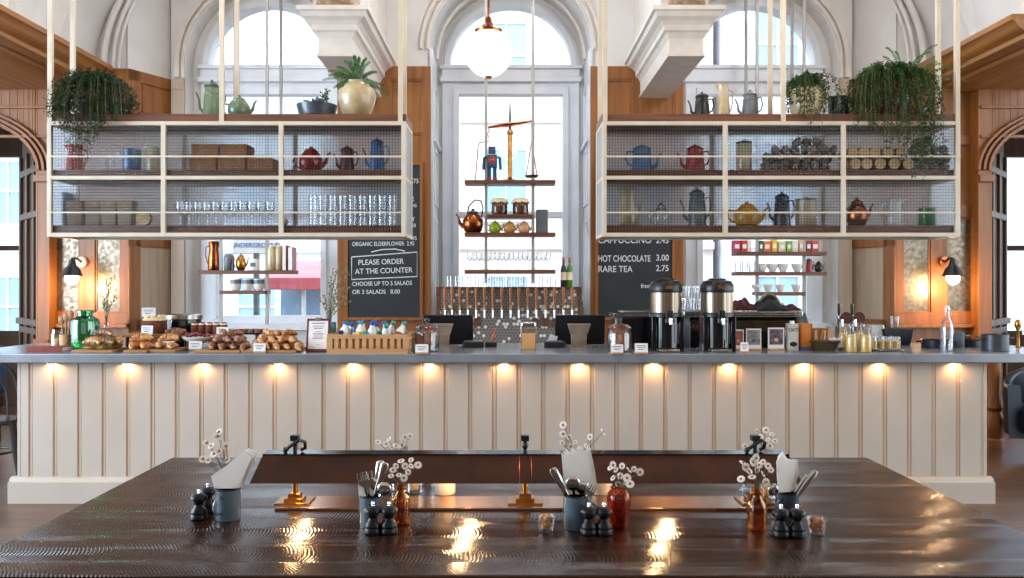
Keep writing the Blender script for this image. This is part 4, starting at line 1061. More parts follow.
# croissant
def croissant_m():
    m = MB(); pts = []; rs = []
    n = 26
    for i in range(n+1):
        t = i/n; a = PI*(.12+.76*t); x = -.075*math.cos(a)*1.05; y = .055*math.sin(a)-.035
        seg = abs(((t*7) % 1)-.5)*2
        r = (.010+.024*math.sin(PI*t)**.8)*(1-.16*seg**3)
        pts.append((x, y, r*.85)); rs.append(r)
    m.tube(pts, rs, 14, .85); return m
cro = None
def croissants(group, lab, spots, m=None, s=1.0):
    global cro
    for (x, y, z, rz) in spots:
        if cro is None: cro = obj('croissant', croissant_m(), M['crust'])
        o = cro if 'label' not in cro.keys() else cro.copy()
        if o is not cro: COL.objects.link(o)
        if m:
            o.data = m
        o.location = (x, y, z); o.rotation_euler = (random.uniform(-.2, .2), random.uniform(-.15, .15), rz); q = s*random.uniform(.9, 1.08); o.scale = (q, q, q)
        tag(o, lab, 'pastry', group)
board('wooden board under the filled croissants beside the green glass jar', 82, 122, 5.72, 6.0)
board('small wooden board under the plain croissants left of the cake stand', 131, 154, 5.72, 5.95)
board('wooden board under the sugared croissants behind a price card', 157, 182, 5.74, 5.98)
board('long wooden board piled with dark pastries', 209, 252, 5.70, 6.25)
board('long wooden board piled with golden pastries before the clipboard', 253, 306, 5.70, 6.25)
croissants('plain croissants', 'golden plain croissant on the small board left of the cake stand',
    [(X(136+12*i, 5.8), 5.8, TOP+.02, PI/2-.2) for i in range(2)]+[(X(135+12*i, 5.92), 5.92, TOP+.02, PI/2+.2) for i in range(2)]+[(X(142, 5.84), 5.84, TOP+.07, .3)], s=.9)
croissants('sugared croissants', 'croissant with white sugar on the board behind a price card',
    [(X(162+12*i, 5.83), 5.83, TOP+.02, PI/2) for i in range(2)]+[(X(169, 5.88), 5.88, TOP+.068, .2)], s=.85)
dk = croissant_m(); dme = bpy.data.meshes.new('dark_croissant'); dme.from_pydata(dk.v, [], dk.f); dme.polygons.foreach_set('use_smooth', [True]*len(dme.polygons)); dme.materials.append(M['darkcrust'])
def heap(px0, step, ux, rows):
    out = []
    for v in range(rows):
        yy = 5.76+.135*v
        for u in range(ux): out.append((X(px0+u*step, yy), yy, TOP+.018, PI/2+random.uniform(-.2, .2)))
    for v in range(rows-1):
        yy = 5.80+.135*v
        for u in range(ux-1): out.append((X(px0+(u+.5)*step, yy), yy, TOP+.062, PI/2+random.uniform(-.35, .35)))
    for u in range(max(1, ux-2)): out.append((X(px0+(u+1)*step, 5.95), 5.95, TOP+.105, random.uniform(.6, 2.4)))
    return out
croissants('dark pastries', 'dark glazed croissant in the heap on the left long board', heap(214, 10.5, 4, 4), dme, .78)
croissants('golden pastries', 'golden brown croissant in the heap on the right long board', heap(258, 10.5, 5, 4), s=.78)
# filled croissant sandwiches
for i, (px, y, z, lab) in enumerate(((92, 5.80, 0, 'filled croissant with green leaves, front left on the board by the green jar'), (104, 5.80, 0, 'filled croissant with green leaves, front middle on the board by the green jar'),
        (114, 5.86, 0, 'filled croissant with green leaves, right end of the board by the green jar'), (99, 5.94, .0, 'filled croissant with leaves at the back left of its board'), (109, 5.95, .0, 'filled croissant with leaves at the back right of its board'), (104, 5.86, .058, 'filled croissant on top of the heap by the green jar'))):
    t = thing('filled_croissant', lab, 'sandwich', (X(px, y), y, TOP+.018+z), random.uniform(-.4, .4))
    obj('lower_half', MB().ell((0, 0, .014), (.062, .04, .014), 18, 8), M['crust'], t)
    l = MB()
    for k in range(16):
        a = 2*PI*k/16; l.box((.058*math.cos(a), .038*math.sin(a), .028), (.022, .018, .003), (random.uniform(-.5, .5), random.uniform(-.5, .5), a))
    obj('lettuce', l, M['lettuce'], t)
    top = MB(); top.M = Matrix.Translation((0, .0, .032)) @ Matrix.Diagonal((.85, .95, .95, 1)); mm = croissant_m(); top.add(mm.v, mm.f); obj('upper_half', top, M['darkcrust'] if i % 2 else M['crust'], t)

# left end
t = thing('book', 'flat red book lying at the left end of the counter', 'book', (X(50, 5.86), 5.86, TOP), .03)
obj('cover', MB().bb(-.125, .125, -.08, .08, 0, .034), mat('red_book_cover', '#8a3323', '#76291b', 12, .6), t, bevel=.003)
obj('pages', MB().bb(-.120, .128, -.076, .076, .004, .030), M['paper'], t)
t = thing('clear_jar', 'small clear jar with pale contents behind the red book', 'jar', onC(57, 6.1))
obj('body', MB().lathe([(.038, 0), (.042, .005), (.042, .10), (.034, .12), (.034, .14), (.032, .14), (.032, .12), (.038, .1), (.038, .01), (.0001, .008)], seg=24), M['glass'], t)
obj('contents', MB().cyl((0, 0, .04), .034, .06, 20), M['icing'], t)
t = thing('utensil_pot', 'wooden pot of round-headed wooden spoons beside the green jar', 'pot', onC(66, 6.0))
obj('pot', MB().lathe([(.04, 0), (.045, .11), (.042, .11), (.037, .01), (.0001, .009)], seg=24), M['paleblock'], t)
for i, (dx, lab) in enumerate(((-.03, 'left'), (.0, 'middle'), (.03, 'right'))):
    s = MB(); s.tube([(dx*.3, 0, .0), (dx, 0, .18+.02*i)], .006, 8); s.ell((dx*1.1, 0, .20+.02*i), (.024, .008, .034), 14, 8)
    o = obj('wooden_spoon', s, M['board'], loc=(X(66, 6.0), 6.0, TOP+.012)); tag(o, 'round-headed wooden spoon, %s in the pot beside the green jar' % lab, 'spoon')
t = thing('glass_demijohn', 'big green glass jar with a short wide neck at the left end of the counter', 'jar', onC(85, 6.02))
pf_ = [(.085, 0), (.098, .008), (.10, .03), (.10, .19), (.094, .215), (.062, .235), (.052, .245), (.052, .262), (.060, .266), (.060, .280), (.052, .284)]
obj('body', MB().lathe(pf_+[(max(r-.004, .001), z+.002) for r, z in reversed(pf_)], seg=36), M['greenglass'], t)
t = thing('flower_vase', 'clear glass conical vase with a narrow neck behind the filled croissants', 'vase', onC(106, 6.2))
pf_ = [(.05, 0), (.062, .005), (.064, .02), (.045, .09), (.018, .14), (.015, .17), (.019, .18)]
obj('body', MB().lathe(pf_+[(max(r-.003, .001), z+.002) for r, z in reversed(pf_)], seg=28), M['glass'], t)
def dry_bunch(label, px, y, z0, tips, mleaf, n=14, ls=.012, droop=.0):
    o = (X(px, y), y, z0); t = thing('dried_foliage', label, 'dried plant', o)
    st = MB(); lf = MB()
    for tx, ty in tips:
        q = Vector((X(tx, y)-o[0], random.uniform(-.06, .06), Z(ty, y)-z0))
        P = [Vector((0, 0, -.12)), Vector((q.x*.12, q.y*.2, q.z*.3)), Vector((q.x*.5, q.y*.6, q.z*.7)), q]
        st.tube(P, [.0022, .002, .0015, .001], 5)
        for k in range(n):
            s = .35+.65*k/n; i = min(2, int(s*3)); p = P[i].lerp(P[i+1], s*3-i)
            dirv = Vector((random.uniform(-1, 1), random.uniform(-1, 1), random.uniform(-.3, 1))).normalized()
            lf.ell(p+dirv*ls, (ls*.9, ls*.35, ls*.5), 6, 4, (random.random()*3, random.random()*3, random.random()*3))
    obj('stems', st, M['stem'], t); a = obj('leaves', lf, mleaf, t); return t
dry_bunch('tan dried flowers standing in the clear vase at the left', 106, 6.2, TOP+.17, [(98,292),(103,280),(108,276),(112,288),(116,296),(100,300),(110,300)], M['dryleaf'])
price_card('small white card standing between the green jar and the clear vase', 107, 343, 14, 9, 6.02, .1)
price_card('small white card leaning on the filled croissants, right one', 118, 343, 13, 9, 5.99, -.15)
price_card('white price card before the sugared croissants', 169, 351, 12, 8)
price_card('white price card before the bowl of berries', 196, 351, 13, 8)
price_card('white price card before the golden pastries', 260, 353, 12, 8)
price_card('white price card before the left cookie jar', 422, 354, 13, 8)
price_card('white price card before the right cookie jar', 617, 354, 12, 8)
price_card('white price card left of the first coffee urn', 641, 354, 13, 9)
price_card('small white card with a blue mark beside the second coffee urn', 744, 353, 8, 9)

# cake stand board on legs with two cakes
cs = thing('cake_stand', 'raised wooden board on short legs behind the croissants', 'stand', onC(157, 6.2))
obj('board', MB().bb(-.21, .21, -.12, .12, .085, .105), M['board'], cs, bevel=.003)
for sx in (-.18, .18):
    for sy in (-.09, .09): obj('leg', MB().cyl((sx, sy, .0425), .012, .085, 10), M['black'], cs)
k_ = thing('cake', 'tall brown layer cake with cream icing on the raised board', 'cake', (X(155, 6.2), 6.2, TOP+.106))
obj('sponge', MB().lathe([(.085, 0), (.088, .05), (.085, .10)], seg=24, sc=(1, .9, 1)), M['cake'], k_)
ic = MB(); ic.lathe([(.086, .098), (.088, .108), (.06, .122), (.0001, .124)], seg=24, sc=(1, .9, 1))
for i in range(9): a = 2*PI*i/9; ic.ell((.062*math.cos(a), .055*math.sin(a), .125), (.018, .018, .014), 8, 5)
obj('icing', ic, M['icing'], k_)
o = obj('cake_slice', MB().prism([(-.07, 0), (.07, 0), (.065, .03), (.0, .045), (-.065, .03)], -.04, .04), M['darkcrust'], loc=(X(176, 6.15), 6.15, TOP+.106), bevel=.006); tag(o, 'flat dark nut tart right of the tall layer cake', 'cake')
price_card('tilted white card stuck in the top of the layer cake', 149, 340, 13, 9, 6.17, .2, TOP+.232, False)
price_card('white card leaning on the front of the layer cake', 148, 340, 12, 9, 6.06, -.1, TOP+.106, False)
t = thing('soup_kettle', 'round black soup kettle with a steel rim behind the raised cake board', 'kettle', onC(184, 6.45))
obj('body', MB().lathe([(.12, 0), (.13, .02), (.135, .16), (.13, .20)], seg=32), M['blackgloss'], t)
obj('rim', MB().lathe([(.132, .20), (.14, .205), (.14, .235), (.12, .24), (.10, .245)], seg=32), M['steel'], t)
obj('control_panel', MB().bb(-.03, .03, -.137, -.12, .03, .12), M['greyenamel'], t)
bs_ = thing('cake_stand', 'low wooden stand carrying the row of small red-topped cakes', 'stand', onC(213, 6.3))
obj('board', MB().bb(-.2, .2, -.09, .09, .075, .095), M['board'], bs_, bevel=.003)
for sx in (-.16, .16): obj('leg', MB().bb(sx-.015, sx+.015, -.07, .07, 0, .075), M['board'], bs_)
lc = None
for i in range(5):
    p = (X(195+i*7.2, 6.27), 6.27, TOP+.096)
    if lc is None:
        lc = thing('small_cake', 'small brown cake with red and white topping on the low stand', 'cake', p, 0, 'small red-topped cakes')
        obj('sponge', MB().lathe([(.026, 0), (.030, .02), (.029, .065), (.024, .072)], seg=16), M['cake'], lc)
        tpg = MB(); tpg.ell((0, 0, .074), (.028, .028, .010), 12, 6); obj('icing', tpg, M['icing'], lc)
        q = MB()
        for a in range(4): q.ell((.013*math.cos(a*1.6), .013*math.sin(a*1.6), .084), (.009, .009, .008), 8, 5)
        obj('berries', q, M['berry'], lc)
    else: dup(lc, p)
price_card('white card standing before the small red-topped cakes', 223, 340, 12, 8, 6.17, 0, TOP+.096, False)
t = thing('slate_tray', 'black slate tray of flat dark cakes behind the dark pastries', 'tray', onC(246, 6.4)); obj('tray', MB().bb(-.15, .15, -.08, .08, .09, .10), M['black'], t)
for sx in (-.12, .12): obj('leg', MB().cyl((sx, 0, .045), .012, .09, 8), M['black'], t)
bw = None
for i in range(5):
    p = (X(233+i*6.5, 6.38), 6.38, TOP+.101)
    if bw is None: bw = obj('brownie', MB().bb(-.022, .022, -.04, .04, 0, .03), M['darkcrust'], loc=p, bevel=.004); tag(bw, 'flat dark brownie on the slate tray', 'cake', 'brownies on the slate tray')
    else: dup(bw, p, rot=(0, 0, random.uniform(-.3, .3)))
price_card('pinkish white card standing behind the golden pastries', 262, 340, 13, 14, 6.45, -.3, TOP, True)
t = thing('berry_bowl', 'white bowl of mixed berries on a short foot', 'bowl', onC(198, 5.98))
obj('bowl', MB().lathe([(.05, 0), (.05, .006), (.022, .012), (.02, .04), (.05, .05), (.10, .075), (.112, .095), (.108, .096), (.09, .08), (.04, .058), (.0001, .055)], seg=32), M['porcelain'], t)
for i in range(34):
    if i == 0:
        br_ = obj('berry', MB().ell((0, 0, 0), (.013, .013, .012), 10, 6), M['berry']); tag(br_, 'dark red berry heaped in the white footed bowl', 'berry', 'berries in the bowl'); o = br_
    else: o = dup(br_)
    a = random.uniform(0, 2*PI); r = .085*math.sqrt(random.random()); o.location = (X(198, 5.98)+r*math.cos(a), 5.98+r*math.sin(a), TOP+.096+.024*(1-(r/.085)**2)*random.uniform(.4, 1.2))

# clipboard menu and teal vase of foliage
t = thing('menu_clipboard', 'brown leather clipboard with a printed menu leaning on the teal vase', 'menu', onC(317.5, 5.78), 0)
Rm = Matrix.Rotation(-.18, 4, 'X')
def tilted(mb, *a): mb.M = Rm; mb.bb(*a); return mb
obj('board', tilted(MB(), -.082, .082, 0, .012, .002, .235), mat('brown_leather', '#6b2f22', '#57241a', 14, .5), t, bevel=.003)
obj('sheet', tilted(MB(), -.066, .066, -.003, -.0005, .022, .218), M['paper'], t)
c = MB(); c.M = Rm; c.bb(-.02, .02, -.012, .0, .222, .24); obj('clip', c, M['steel'], t)
c = MB(); c.M = Rm
for i, (a, h) in enumerate(((.045, .20), (.04, .18), (.03, .165), (.02, .14), (.035, .125), (.03, .11), (.035, .095), (.005, .05))): c.bb(-a, a, -.0042, -.0032, h, h+.004)
obj('print', c, M['ink'], t)
t = thing('teal_vase', 'teal green glass vase behind the menu clipboard', 'vase', onC(329, 5.98))
tg = glass('teal_glass', (.15, .62, .55), .1, .04, .3, (.01, .18, .16)); pf_ = [(.045, 0), (.05, .005), (.052, .15), (.05, .20), (.046, .20), (.046, .15), (.044, .01), (.0001, .009)]
obj('body', MB().lathe(pf_, seg=28), tg, t)
dry_bunch('loose dried foliage branches in the teal vase', 329, 5.98, TOP+.19, [(336,272),(344,276),(350,270),(353,284),(340,262),(330,282),(322,294),(312,290),(346,296),(352,300),(334,268),(343,286),(347,266)], mat('dried_pale_leaf', '#a9a17e', '#6f7358', 30, .8), 15, .011)

# wooden crate of small bottles
cr_ = thing('wooden_crate', 'pale wooden crate with slotted front, full of small bottles', 'crate', (X(372, 5.80), 5.80, TOP))
w2, d2, hh = .272, .17, .132
def crate():
    parts = []
    f = MB(); n = 11; f.bb(-w2, w2, -d2-.008, -d2+.008, 0, .035); f.bb(-w2, w2, -d2-.008, -d2+.008, hh-.03, hh)
    for i in range(n+1): x = -w2+.012+(2*w2-.024)*i/n; ww = .013 if 0 < i < n else .02; f.bb(x-ww, x+ww, -d2-.0085, -d2+.0085, .03, hh-.025)
    f.bb(-w2+.01, w2-.01, -d2+.009, -d2+.014, .02, hh-.01); parts.append(('front_panel', f))
    b = MB(); b.bb(-w2, w2, d2-.006, d2+.006, 0, hh); parts.append(('back_panel', b))
    for s in (-1, 1):
        q = MB(); q.bb(s*w2-.007, s*w2+.007, -d2, d2, 0, hh); q.bb(s*(w2+.008)-.003, s*(w2+.008)+.003, -d2+.03, d2-.03, .03, .04); q.bb(s*(w2+.008)-.003, s*(w2+.008)+.003, -d2+.03, d2-.03, hh-.04, hh-.03); parts.append(('side_panel', q))
    parts.append(('bottom', MB().bb(-w2, w2, -d2, d2, .002, .012))); return parts
for n_, m_ in crate(): obj(n_, m_, M['paleblock'], cr_, bevel=.002)
cr_.rotation_euler = (0, 0, 0)
caps = [mat('cap_blue', '#2c56a8', None, 8, .4), mat('cap_green', '#2f9a7c', None, 8, .4), mat('cap_navy', '#1d2a5e', None, 8, .4)]
labs = [mat('label_orange', '#e08a35', None, 8, .5), mat('label_brown', '#8a4326', None, 8, .5), mat('label_yellow', '#efc12f', None, 8, .5), mat('label_blue', '#2d3f86', None, 8, .5), mat('label_white', '#e6e6ea', None, 8, .5)]
cn = ['blue', 'green', 'navy']; ln_ = ['orange', 'brown', 'yellow', 'dark blue', 'white']
for i in range(30):
    lay = i//15; c = i % 15; row = c//5
    x = X(344+(c % 5)*13.5+lay*3, 5.8)+random.uniform(-.008, .008); y = 5.71+row*.085+random.uniform(-.01, .01); z = TOP+.080+lay*.055
    ci, li = random.randrange(3), random.randrange(5)
    t = thing('small_bottle', 'small white bottle with %s cap and %s label lying in the crate' % (cn[ci], ln_[li]), 'bottle', (x, y, z), 0, 'bottles in the crate')
    t.rotation_euler = (random.uniform(-.5, .7), random.uniform(-.5, .5), random.uniform(-.8, .8))
    t.scale = (1.2, 1.2, 1.2)
    obj('body', MB().lathe([(.022, -.05), (.025, -.045), (.025, .015), (.012, .04), (.011, .052)], seg=16), M['white'], t)
    obj('label', MB().cyl((0, 0, -.018), .0256, .04, 16), labs[li], t)
    obj('cap', MB().cyl((0, 0, .06), .0135, .018, 14), caps[ci], t)

# cookie jars
def cookie_jar(label, px, y, w):
    t = thing('cookie_jar', label, 'jar', onC(px, y)); r = w
    pf_ = [(r*.9, 0), (r, .008), (r, .12), (r*.93, .145), (r*.86, .155), (r*.9, .162)]
    obj('body', MB().lathe(pf_+[(max(q-.004, .001), z+.002) for q, z in reversed(pf_)], seg=32), M['glass'], t)
    l = MB(); l.lathe([(r*.95, .163), (r*.97, .170), (r*.7, .188), (r*.25, .198), (r*.12, .205), (r*.2, .215), (r*.22, .225), (r*.1, .235), (.0005, .236)], seg=32); obj('lid', l, M['glass'], t)
    return t
for px, lab in ((427, 'left'), (619.5, 'right')):
    cookie_jar('lidded glass jar of brown cookies on the %s of the tills' % ('left' if lab == 'left' else 'right'), px, 5.84, .088)
    ck = None
    for i in range(18):
        lay = i//4; a = 2*PI*(i % 4)/4+lay
        p = (X(px, 5.84)+.038*math.cos(a), 5.84+.038*math.sin(a), TOP+.03+lay*.031); rr = (random.uniform(.5, 1.3), random.uniform(-.4, .4), random.uniform(0, 3))
        if ck is None:
            m = MB(); m.lathe([(.034, 0), (.041, .006), (.040, .014), (.025, .019), (.0005, .020)], seg=16)
            ck = obj('cookie', m, M['cookie'], loc=p, rot=rr); tag(ck, 'brown cookie stacked in the %s glass jar' % lab, 'cookie', 'cookies in the %s jar' % lab)
        else: dup(ck, p, rr)
# point-of-sale screens seen from behind
for px, s, lab in ((448, 1, 'left'), (580, -1, 'right')):
    y = 6.35; t = thing('till_screen', 'black touch screen till seen from behind, %s of the card stand' % lab, 'till', onC(px, y), .0)
    sc = MB(); sc.M = Matrix.Translation((0, .02, .125)) @ Matrix.Rotation(.22, 4, 'X'); sc.box((0, 0, 0), (.385, .022, .235)); obj('screen', sc, M['black'], t, bevel=.006)
    ba = MB(); dx = (-.045 if lab == 'left' else -.01); ba.M = Matrix.Translation((dx, -.02, .13)) @ Matrix.Rotation(.22, 4, 'X'); ba.prism([(-.065, -.04), (.065, -.04), (.09, .045), (-.09, .045)], -.02, .01); obj('bracket', ba, mat('till_bracket', '#b3a08c', '#9f8d7a', 12, .35, .4), t, bevel=.004)
    fo = MB(); fo.prism([(dx-.055, .0), (dx+.055, .0), (dx+.06, .09), (dx-.06, .09)], -.05, .04); fo.bb(dx-.09, dx+.09, -.08, .09, 0, .012); obj('foot', fo, mat('till_foot', '#a39280', '#8f7f6f', 12, .35, .4), t, bevel=.004)
    p = thing('card_reader', 'flat dark card machine beside the %s till' % lab, 'card machine', (X(473 if lab == 'left' else 555, 6.2), 6.2, TOP), .2*s)
    obj('body', MB().bb(-.075, .075, -.05, .05, 0, .045), M['black'], p, bevel=.008); obj('keypad', MB().bb(-.06, .06, -.04, .04, .046, .05), M['greyenamel'], p)
o = obj('receipt', MB().bb(-.03, .03, -.002, .002, 0, .07), M['paper'], loc=(X(551, 6.28), 6.28, TOP+.02), rot=(.2, .3, .1)); tag(o, 'crumpled white receipt behind the right card machine', 'receipt')
t = thing('pen_cup', 'small dark holder with an orange pen between the tills', 'pen holder', onC(491, 6.25)); obj('holder', MB().box((0, 0, .02), (.09, .06, .04)), M['black'], t, bevel=.01)
o = obj('pen', MB().tube([(0, 0, 0), (.03, 0, .10)], .009, 8), M['orange'], loc=(X(492, 6.25), 6.25, TOP+.041)); tag(o, 'orange pen standing in the small dark holder', 'pen')
t = thing('card_stand', 'upright brushed metal stand with a warm lit notice between the tills', 'stand', onC(528.5, 6.0))
obj('panel', MB().bb(-.055, .055, -.006, .006, 0, .20), M['steel'], t, bevel=.002); obj('notice', MB().bb(-.048, .048, -.009, -.0065, .005, .12), mat('kraft_notice', '#d8a468', '#c8925a', 10, .7), t); obj('foot', MB().bb(-.06, .06, -.04, .05, 0, .006), M['steel'], t)
c = MB(); c.cyl((0, -.004, .178), .052, .02, 20, (0, PI/2, 0)); obj('roll', MB().box((0, -.004, .175), (.108, .024, .05)), M['chrome'], t, bevel=.01)

# coffee urns
def urn(label, px):
    y = 5.88; k = y/828; t = thing('coffee_urn', label, 'coffee urn', onC(px, y)); r = 16.2*k; H = 73*k
    obj('base', MB().lathe([(r*.98, 0), (r, .006), (r, .02), (r*.8, .03)], seg=36), M['black'], t)
    obj('drip_tray', MB().box((0, -r*.85, .012), (r*1.2, r*.7, .016)), M['steel'], t, bevel=.004)
    bdy = MB(); bdy.lathe([(r*.86, .02), (r*.86, H*.47)], seg=36)
    for s in (-1, 1): bdy.bb(s*r*.98-s*.0, s*r*.70, -r*.7, r*.5, .0, H*.48)
    obj('lower_body', bdy, M['blackgloss'], t, bevel=.003)
    obj('collar', MB().lathe([(r*.96, H*.46), (r*1.0, H*.47), (r*1.0, H*.52), (r*.97, H*.53)], seg=36), M['black'], t)
    obj('steel_band', MB().lathe([(r*.97, H*.53), (r*.97, H*.80)], seg=48), M['steelv'], t)
    obj('lid', MB().lathe([(r*.99, H*.80), (r*1.02, H*.82), (r*1.0, H*.90), (r*.85, H*.955), (r*.55, H*.97), (r*.5, H*.99), (r*.1, H)], seg=36), M['black'], t)
    obj('lid_badge', MB().bb(-.022, .022, -r*1.02-.002, -r*.98, H*.85, H*.89), M['brass'], t)
    obj('tap_bracket', MB().bb(-.022, .022, -r-.03, -r*.8, H*.44, H*.56), M['black'], t, bevel=.004)
    tp_ = MB(); tp_.tube([(0, -r-.03, H*.47), (0, -r-.06, H*.45), (0, -r-.062, H*.38)], [.012, .011, .009], 10); tp_.bb(-.03, .03, -r-.045, -r-.03, H*.40, H*.45); obj('tap', tp_, M['chrome'], t)
    obj('lever', MB().box((0, -r-.055, H*.51), (.014, .03, .05), (.3, 0, 0)), M['black'], t, bevel=.003)
    g_ = MB(); g_.tube([(r*.55, -r*.84, .06), (r*.55, -r*.84, H*.38)], .004, 6); obj('sight_glass', g_, M['chrome'], t)
    return t
urn('tall black and steel coffee urn with a tap, left of the pair', 666)
urn('tall black and steel coffee urn with a tap, right of the pair', 717)
t = thing('espresso_grinder_box', 'black appliance box with a clear blue-rimmed lid behind the right cookie jar', 'appliance', onC(632, 6.2))
obj('body', MB().bb(-.14, .14, -.12, .12, 0, .235), M['blackgloss'], t, bevel=.012); obj('lid', MB().bb(-.155, .15, -.13, .13, .236, .262), M['glass'], t, bevel=.005); obj('tray', MB().bb(-.09, .155, -.1, .1, .264, .276), M['steel'], t, bevel=.004)
# espresso machine
em = thing('espresso_machine', 'long stainless espresso machine with black panels behind the coffee urns', 'espresso machine', onC(741, 6.36))
k = 6.36/828; W2 = 62*k
m = MB(); m.prism([(-.16, .0), (.20, .0), (.20, .25), (-.10, .25), (-.16, .20)], -W2+.01, W2-.03, 'x'); obj('body', m, mat('espresso_black', '#2a2622', '#1f1c19', 10, .25, .3), em, bevel=.006)
m = MB(); m.bb(-W2, W2-.06, -.17, .22, .225, .275); obj('top_deck', m, M['steel'], em, bevel=.008)
m = MB(); m.bb(-W2+.3, W2-.12, -.175, -.171, .237, .242); m.bb(-W2+.3, W2-.12, -.175, -.171, .252, .256); obj('vent_slots', m, M['black'], em)
for x0_, x1_ in ((-W2-.006, -W2+.05), (W2-.10, W2-.02)): 
    m = MB(); m.prism([(-.18, 0), (.21, 0), (.21, .26), (-.12, .26), (-.18, .18)], x0_, x1_, 'x'); obj('side_cheek', m, M['greyenamel'], em, bevel=.006)
obj('front_panel', MB().bb(-W2+.06, W2-.11, -.168, -.158, .12, .2), mat('bronze_panel', '#5b4a38', '#463829', 10, .25, .7), em)
text('LA MARZOCCO', .034, mat('red_lettering', '#c4202a', None, 5, .5), em, (X(690, 6.18)-X(741, 6.36), -.1695, .148), sx=1.0)
for gx in (-.25, .05, .25): obj('group_head', MB().cyl((gx, -.19, .105), .032, .05, 20), M['chrome'], em)
deckz = TOP+.276
# glasses stacked on the machine's left deck
tum = MB().lathe([(.026, 0), (.028, .003), (.034, .09), (.032, .09), (.026, .006), (.0001, .005)], seg=20)
tp0 = None
i = 0
for lay in range(2):
    for r_ in range(2):
        for c_ in range(4-lay):
            p = (X(683+c_*9+lay*4, 6.3), 6.30+r_*.09, deckz+lay*.0925)
            if tp0 is None: tp0 = obj('glass_tumbler', tum, M['glass'], loc=p); tag(tp0, 'clear tumbler stacked on the espresso machine between the urns', 'glass', 'tumblers on the espresso machine')
            else: dup(tp0, p)
def cloth(label, px, y, z, w, d, h, m, seed):
    random.seed(seed); mb = MB(); n = 14; vs = []; fs = []
    for j in range(n+1):
        for i in range(n+1):
            u, v = i/n*2-1, j/n*2-1; e = max(0, 1-(abs(u)**3+abs(v)**3)/1.5)
            vs.append((u*w/2, v*d/2, max(.002, h*e*(.65+.35*math.sin(u*5+seed)*math.cos(v*4+seed))+.006*random.random())))
    for j in range(n):
        for i in range(n): a = j*(n+1)+i; fs.append((a, a+1, a+n+2, a+n+1))
    nb_ = len(vs); vs += [(x, y_, 0) for x, y_, _ in vs[:]]; fs += [tuple(nb_+q for q in reversed(f)) for f in fs[:]]
    edge = [i for i in range(n+1)]+[(j+1)*(n+1)-1 for j in range(1, n+1)]+[n*(n+1)+i for i in range(n-1, -1, -1)]+[j*(n+1) for j in range(n-1, 0, -1)]
    for a, b in zip(edge, edge[1:]+edge[:1]): fs.append((b, a, a+nb_, b+nb_))
    mb.add(vs, fs); o = obj('folded_cloth', mb, m, loc=(X(px, y), y, z), sharp=60); tag(o, label, 'cloth'); return o
cloth('dark red folded cloth on the espresso machine beside the right urn', 741, 6.34, deckz, .18, .22, .10, M['redfelt'], 3)
cloth('dark grey crumpled cloth in the middle of the espresso machine top', 769, 6.30, deckz, .24, .22, .085, M['felt'], 5)
cloth('dark cloth at the right end of the espresso machine top', 789, 6.36, deckz, .14, .2, .05, M['redfelt'], 8)
t = thing('round_badge_sign', 'dark dome-shaped sign with a green and gold rim on the espresso machine', 'sign', (X(769, 6.48), 6.48, deckz))
m = MB(); m.prism([(.085*math.cos(PI*i/16), .13*math.sin(PI*i/16)) for i in range(17)], -.01, .01); obj('plate', m, M['black'], t)
obj('rim', MB().ring(0, 0, .078, .09, -.014, .012, k=1.48), mat('green_rim', '#2f7a5a', '#c79a3a', 6, .4), t)
obj('plate_oval', MB().ell((.055, -.10, .04), (.035, .006, .018), 16, 8), M['icing'], t)

# photo cards, carton, box, basket
def framed(label, px, y, w, h, sky, land, acc, cut=0):
    k = y/828; t = thing('photo_card', label, 'photo card', onC(px, y), random.uniform(-.05, .05)); W, H = w*k, h*k
    obj('card', MB().bb(-W/2, W/2, -.003, .003, .012, .012+H), M['paper'], t)
    obj('picture', MB().bb(-W*.42, W*.42, -.005, -.0032, .012+H*.2, .012+H*.93), mat('print_sky', sky, land, 18, .6, stretch=(1, 1, 2)), t)
    m = MB(); m.ell((0, -.0052, .012+H*.42), (W*.16, .001, H*.12), 10, 6); obj('figure', m, mat('print_figure', acc, None, 9, .6), t)
    obj('stand', MB().bb(-W*.5, W*.5, -.018, .018, 0, .013), M['paleblock'], t, bevel=.002)
framed('photo card with a reddish print half hidden by the right urn', 738, 5.93, 11, 19, '#7c3b2c', '#a06048', '#caa070')
framed('photo card of a mountain landscape, middle of the three', 753.5, 5.93, 15, 20, '#8fa0a4', '#7a5a48', '#2f5a8a')
framed('photo card of dark trees at dusk, rightmost of the three', 776, 5.93, 16, 21, '#7a6a78', '#33291f', '#d9a07a')
t = thing('drink_carton', 'white and black oat drink carton beside the orange box', 'carton', onC(792, 5.95)); 
obj('body', MB().bb(-.036, .036, -.03, .03, 0, .19), mat('carton_white', '#c9c3ba', '#b5aea4', 10, .5), t, bevel=.003); obj('cap', MB().cyl((0, 0, .2), .016, .02, 16), M['white'], t)
text('OAT!', .038, M['black'], t, (0, -.0315, .135), align='CENTER', sx=.8)
obj('print', MB().ell((0, -.031, .045), (.028, .001, .018), 12, 6), M['black'], t)
t = thing('tall_box', 'orange box with a blue foot between the carton and the basket', 'box', onC(804, 5.98)); obj('body', MB().bb(-.036, .036, -.035, .035, .024, .19), mat('orange_card', '#d9822b', '#c26a1c', 20, .6), t, bevel=.002); obj('foot_band', MB().bb(-.037, .037, -.036, .036, 0, .024), mat('blue_band', '#5d6390', None, 8, .6), t)
obj('side', MB().bb(.037, .046, -.035, .035, 0, .19), mat('brown_card', '#8a5428', None, 8, .6), t)
t = thing('wicker_basket', 'shallow round wicker basket holding wooden stirrers and sachets', 'basket', onC(825, 5.88))
b = MB()
for i in range(6): b.lathe([(.072+.006*i, .006+.012*i), (.08+.006*i, .012+.012*i), (.072+.006*i, .018+.012*i)], seg=30, sc=(1, .8, 1))
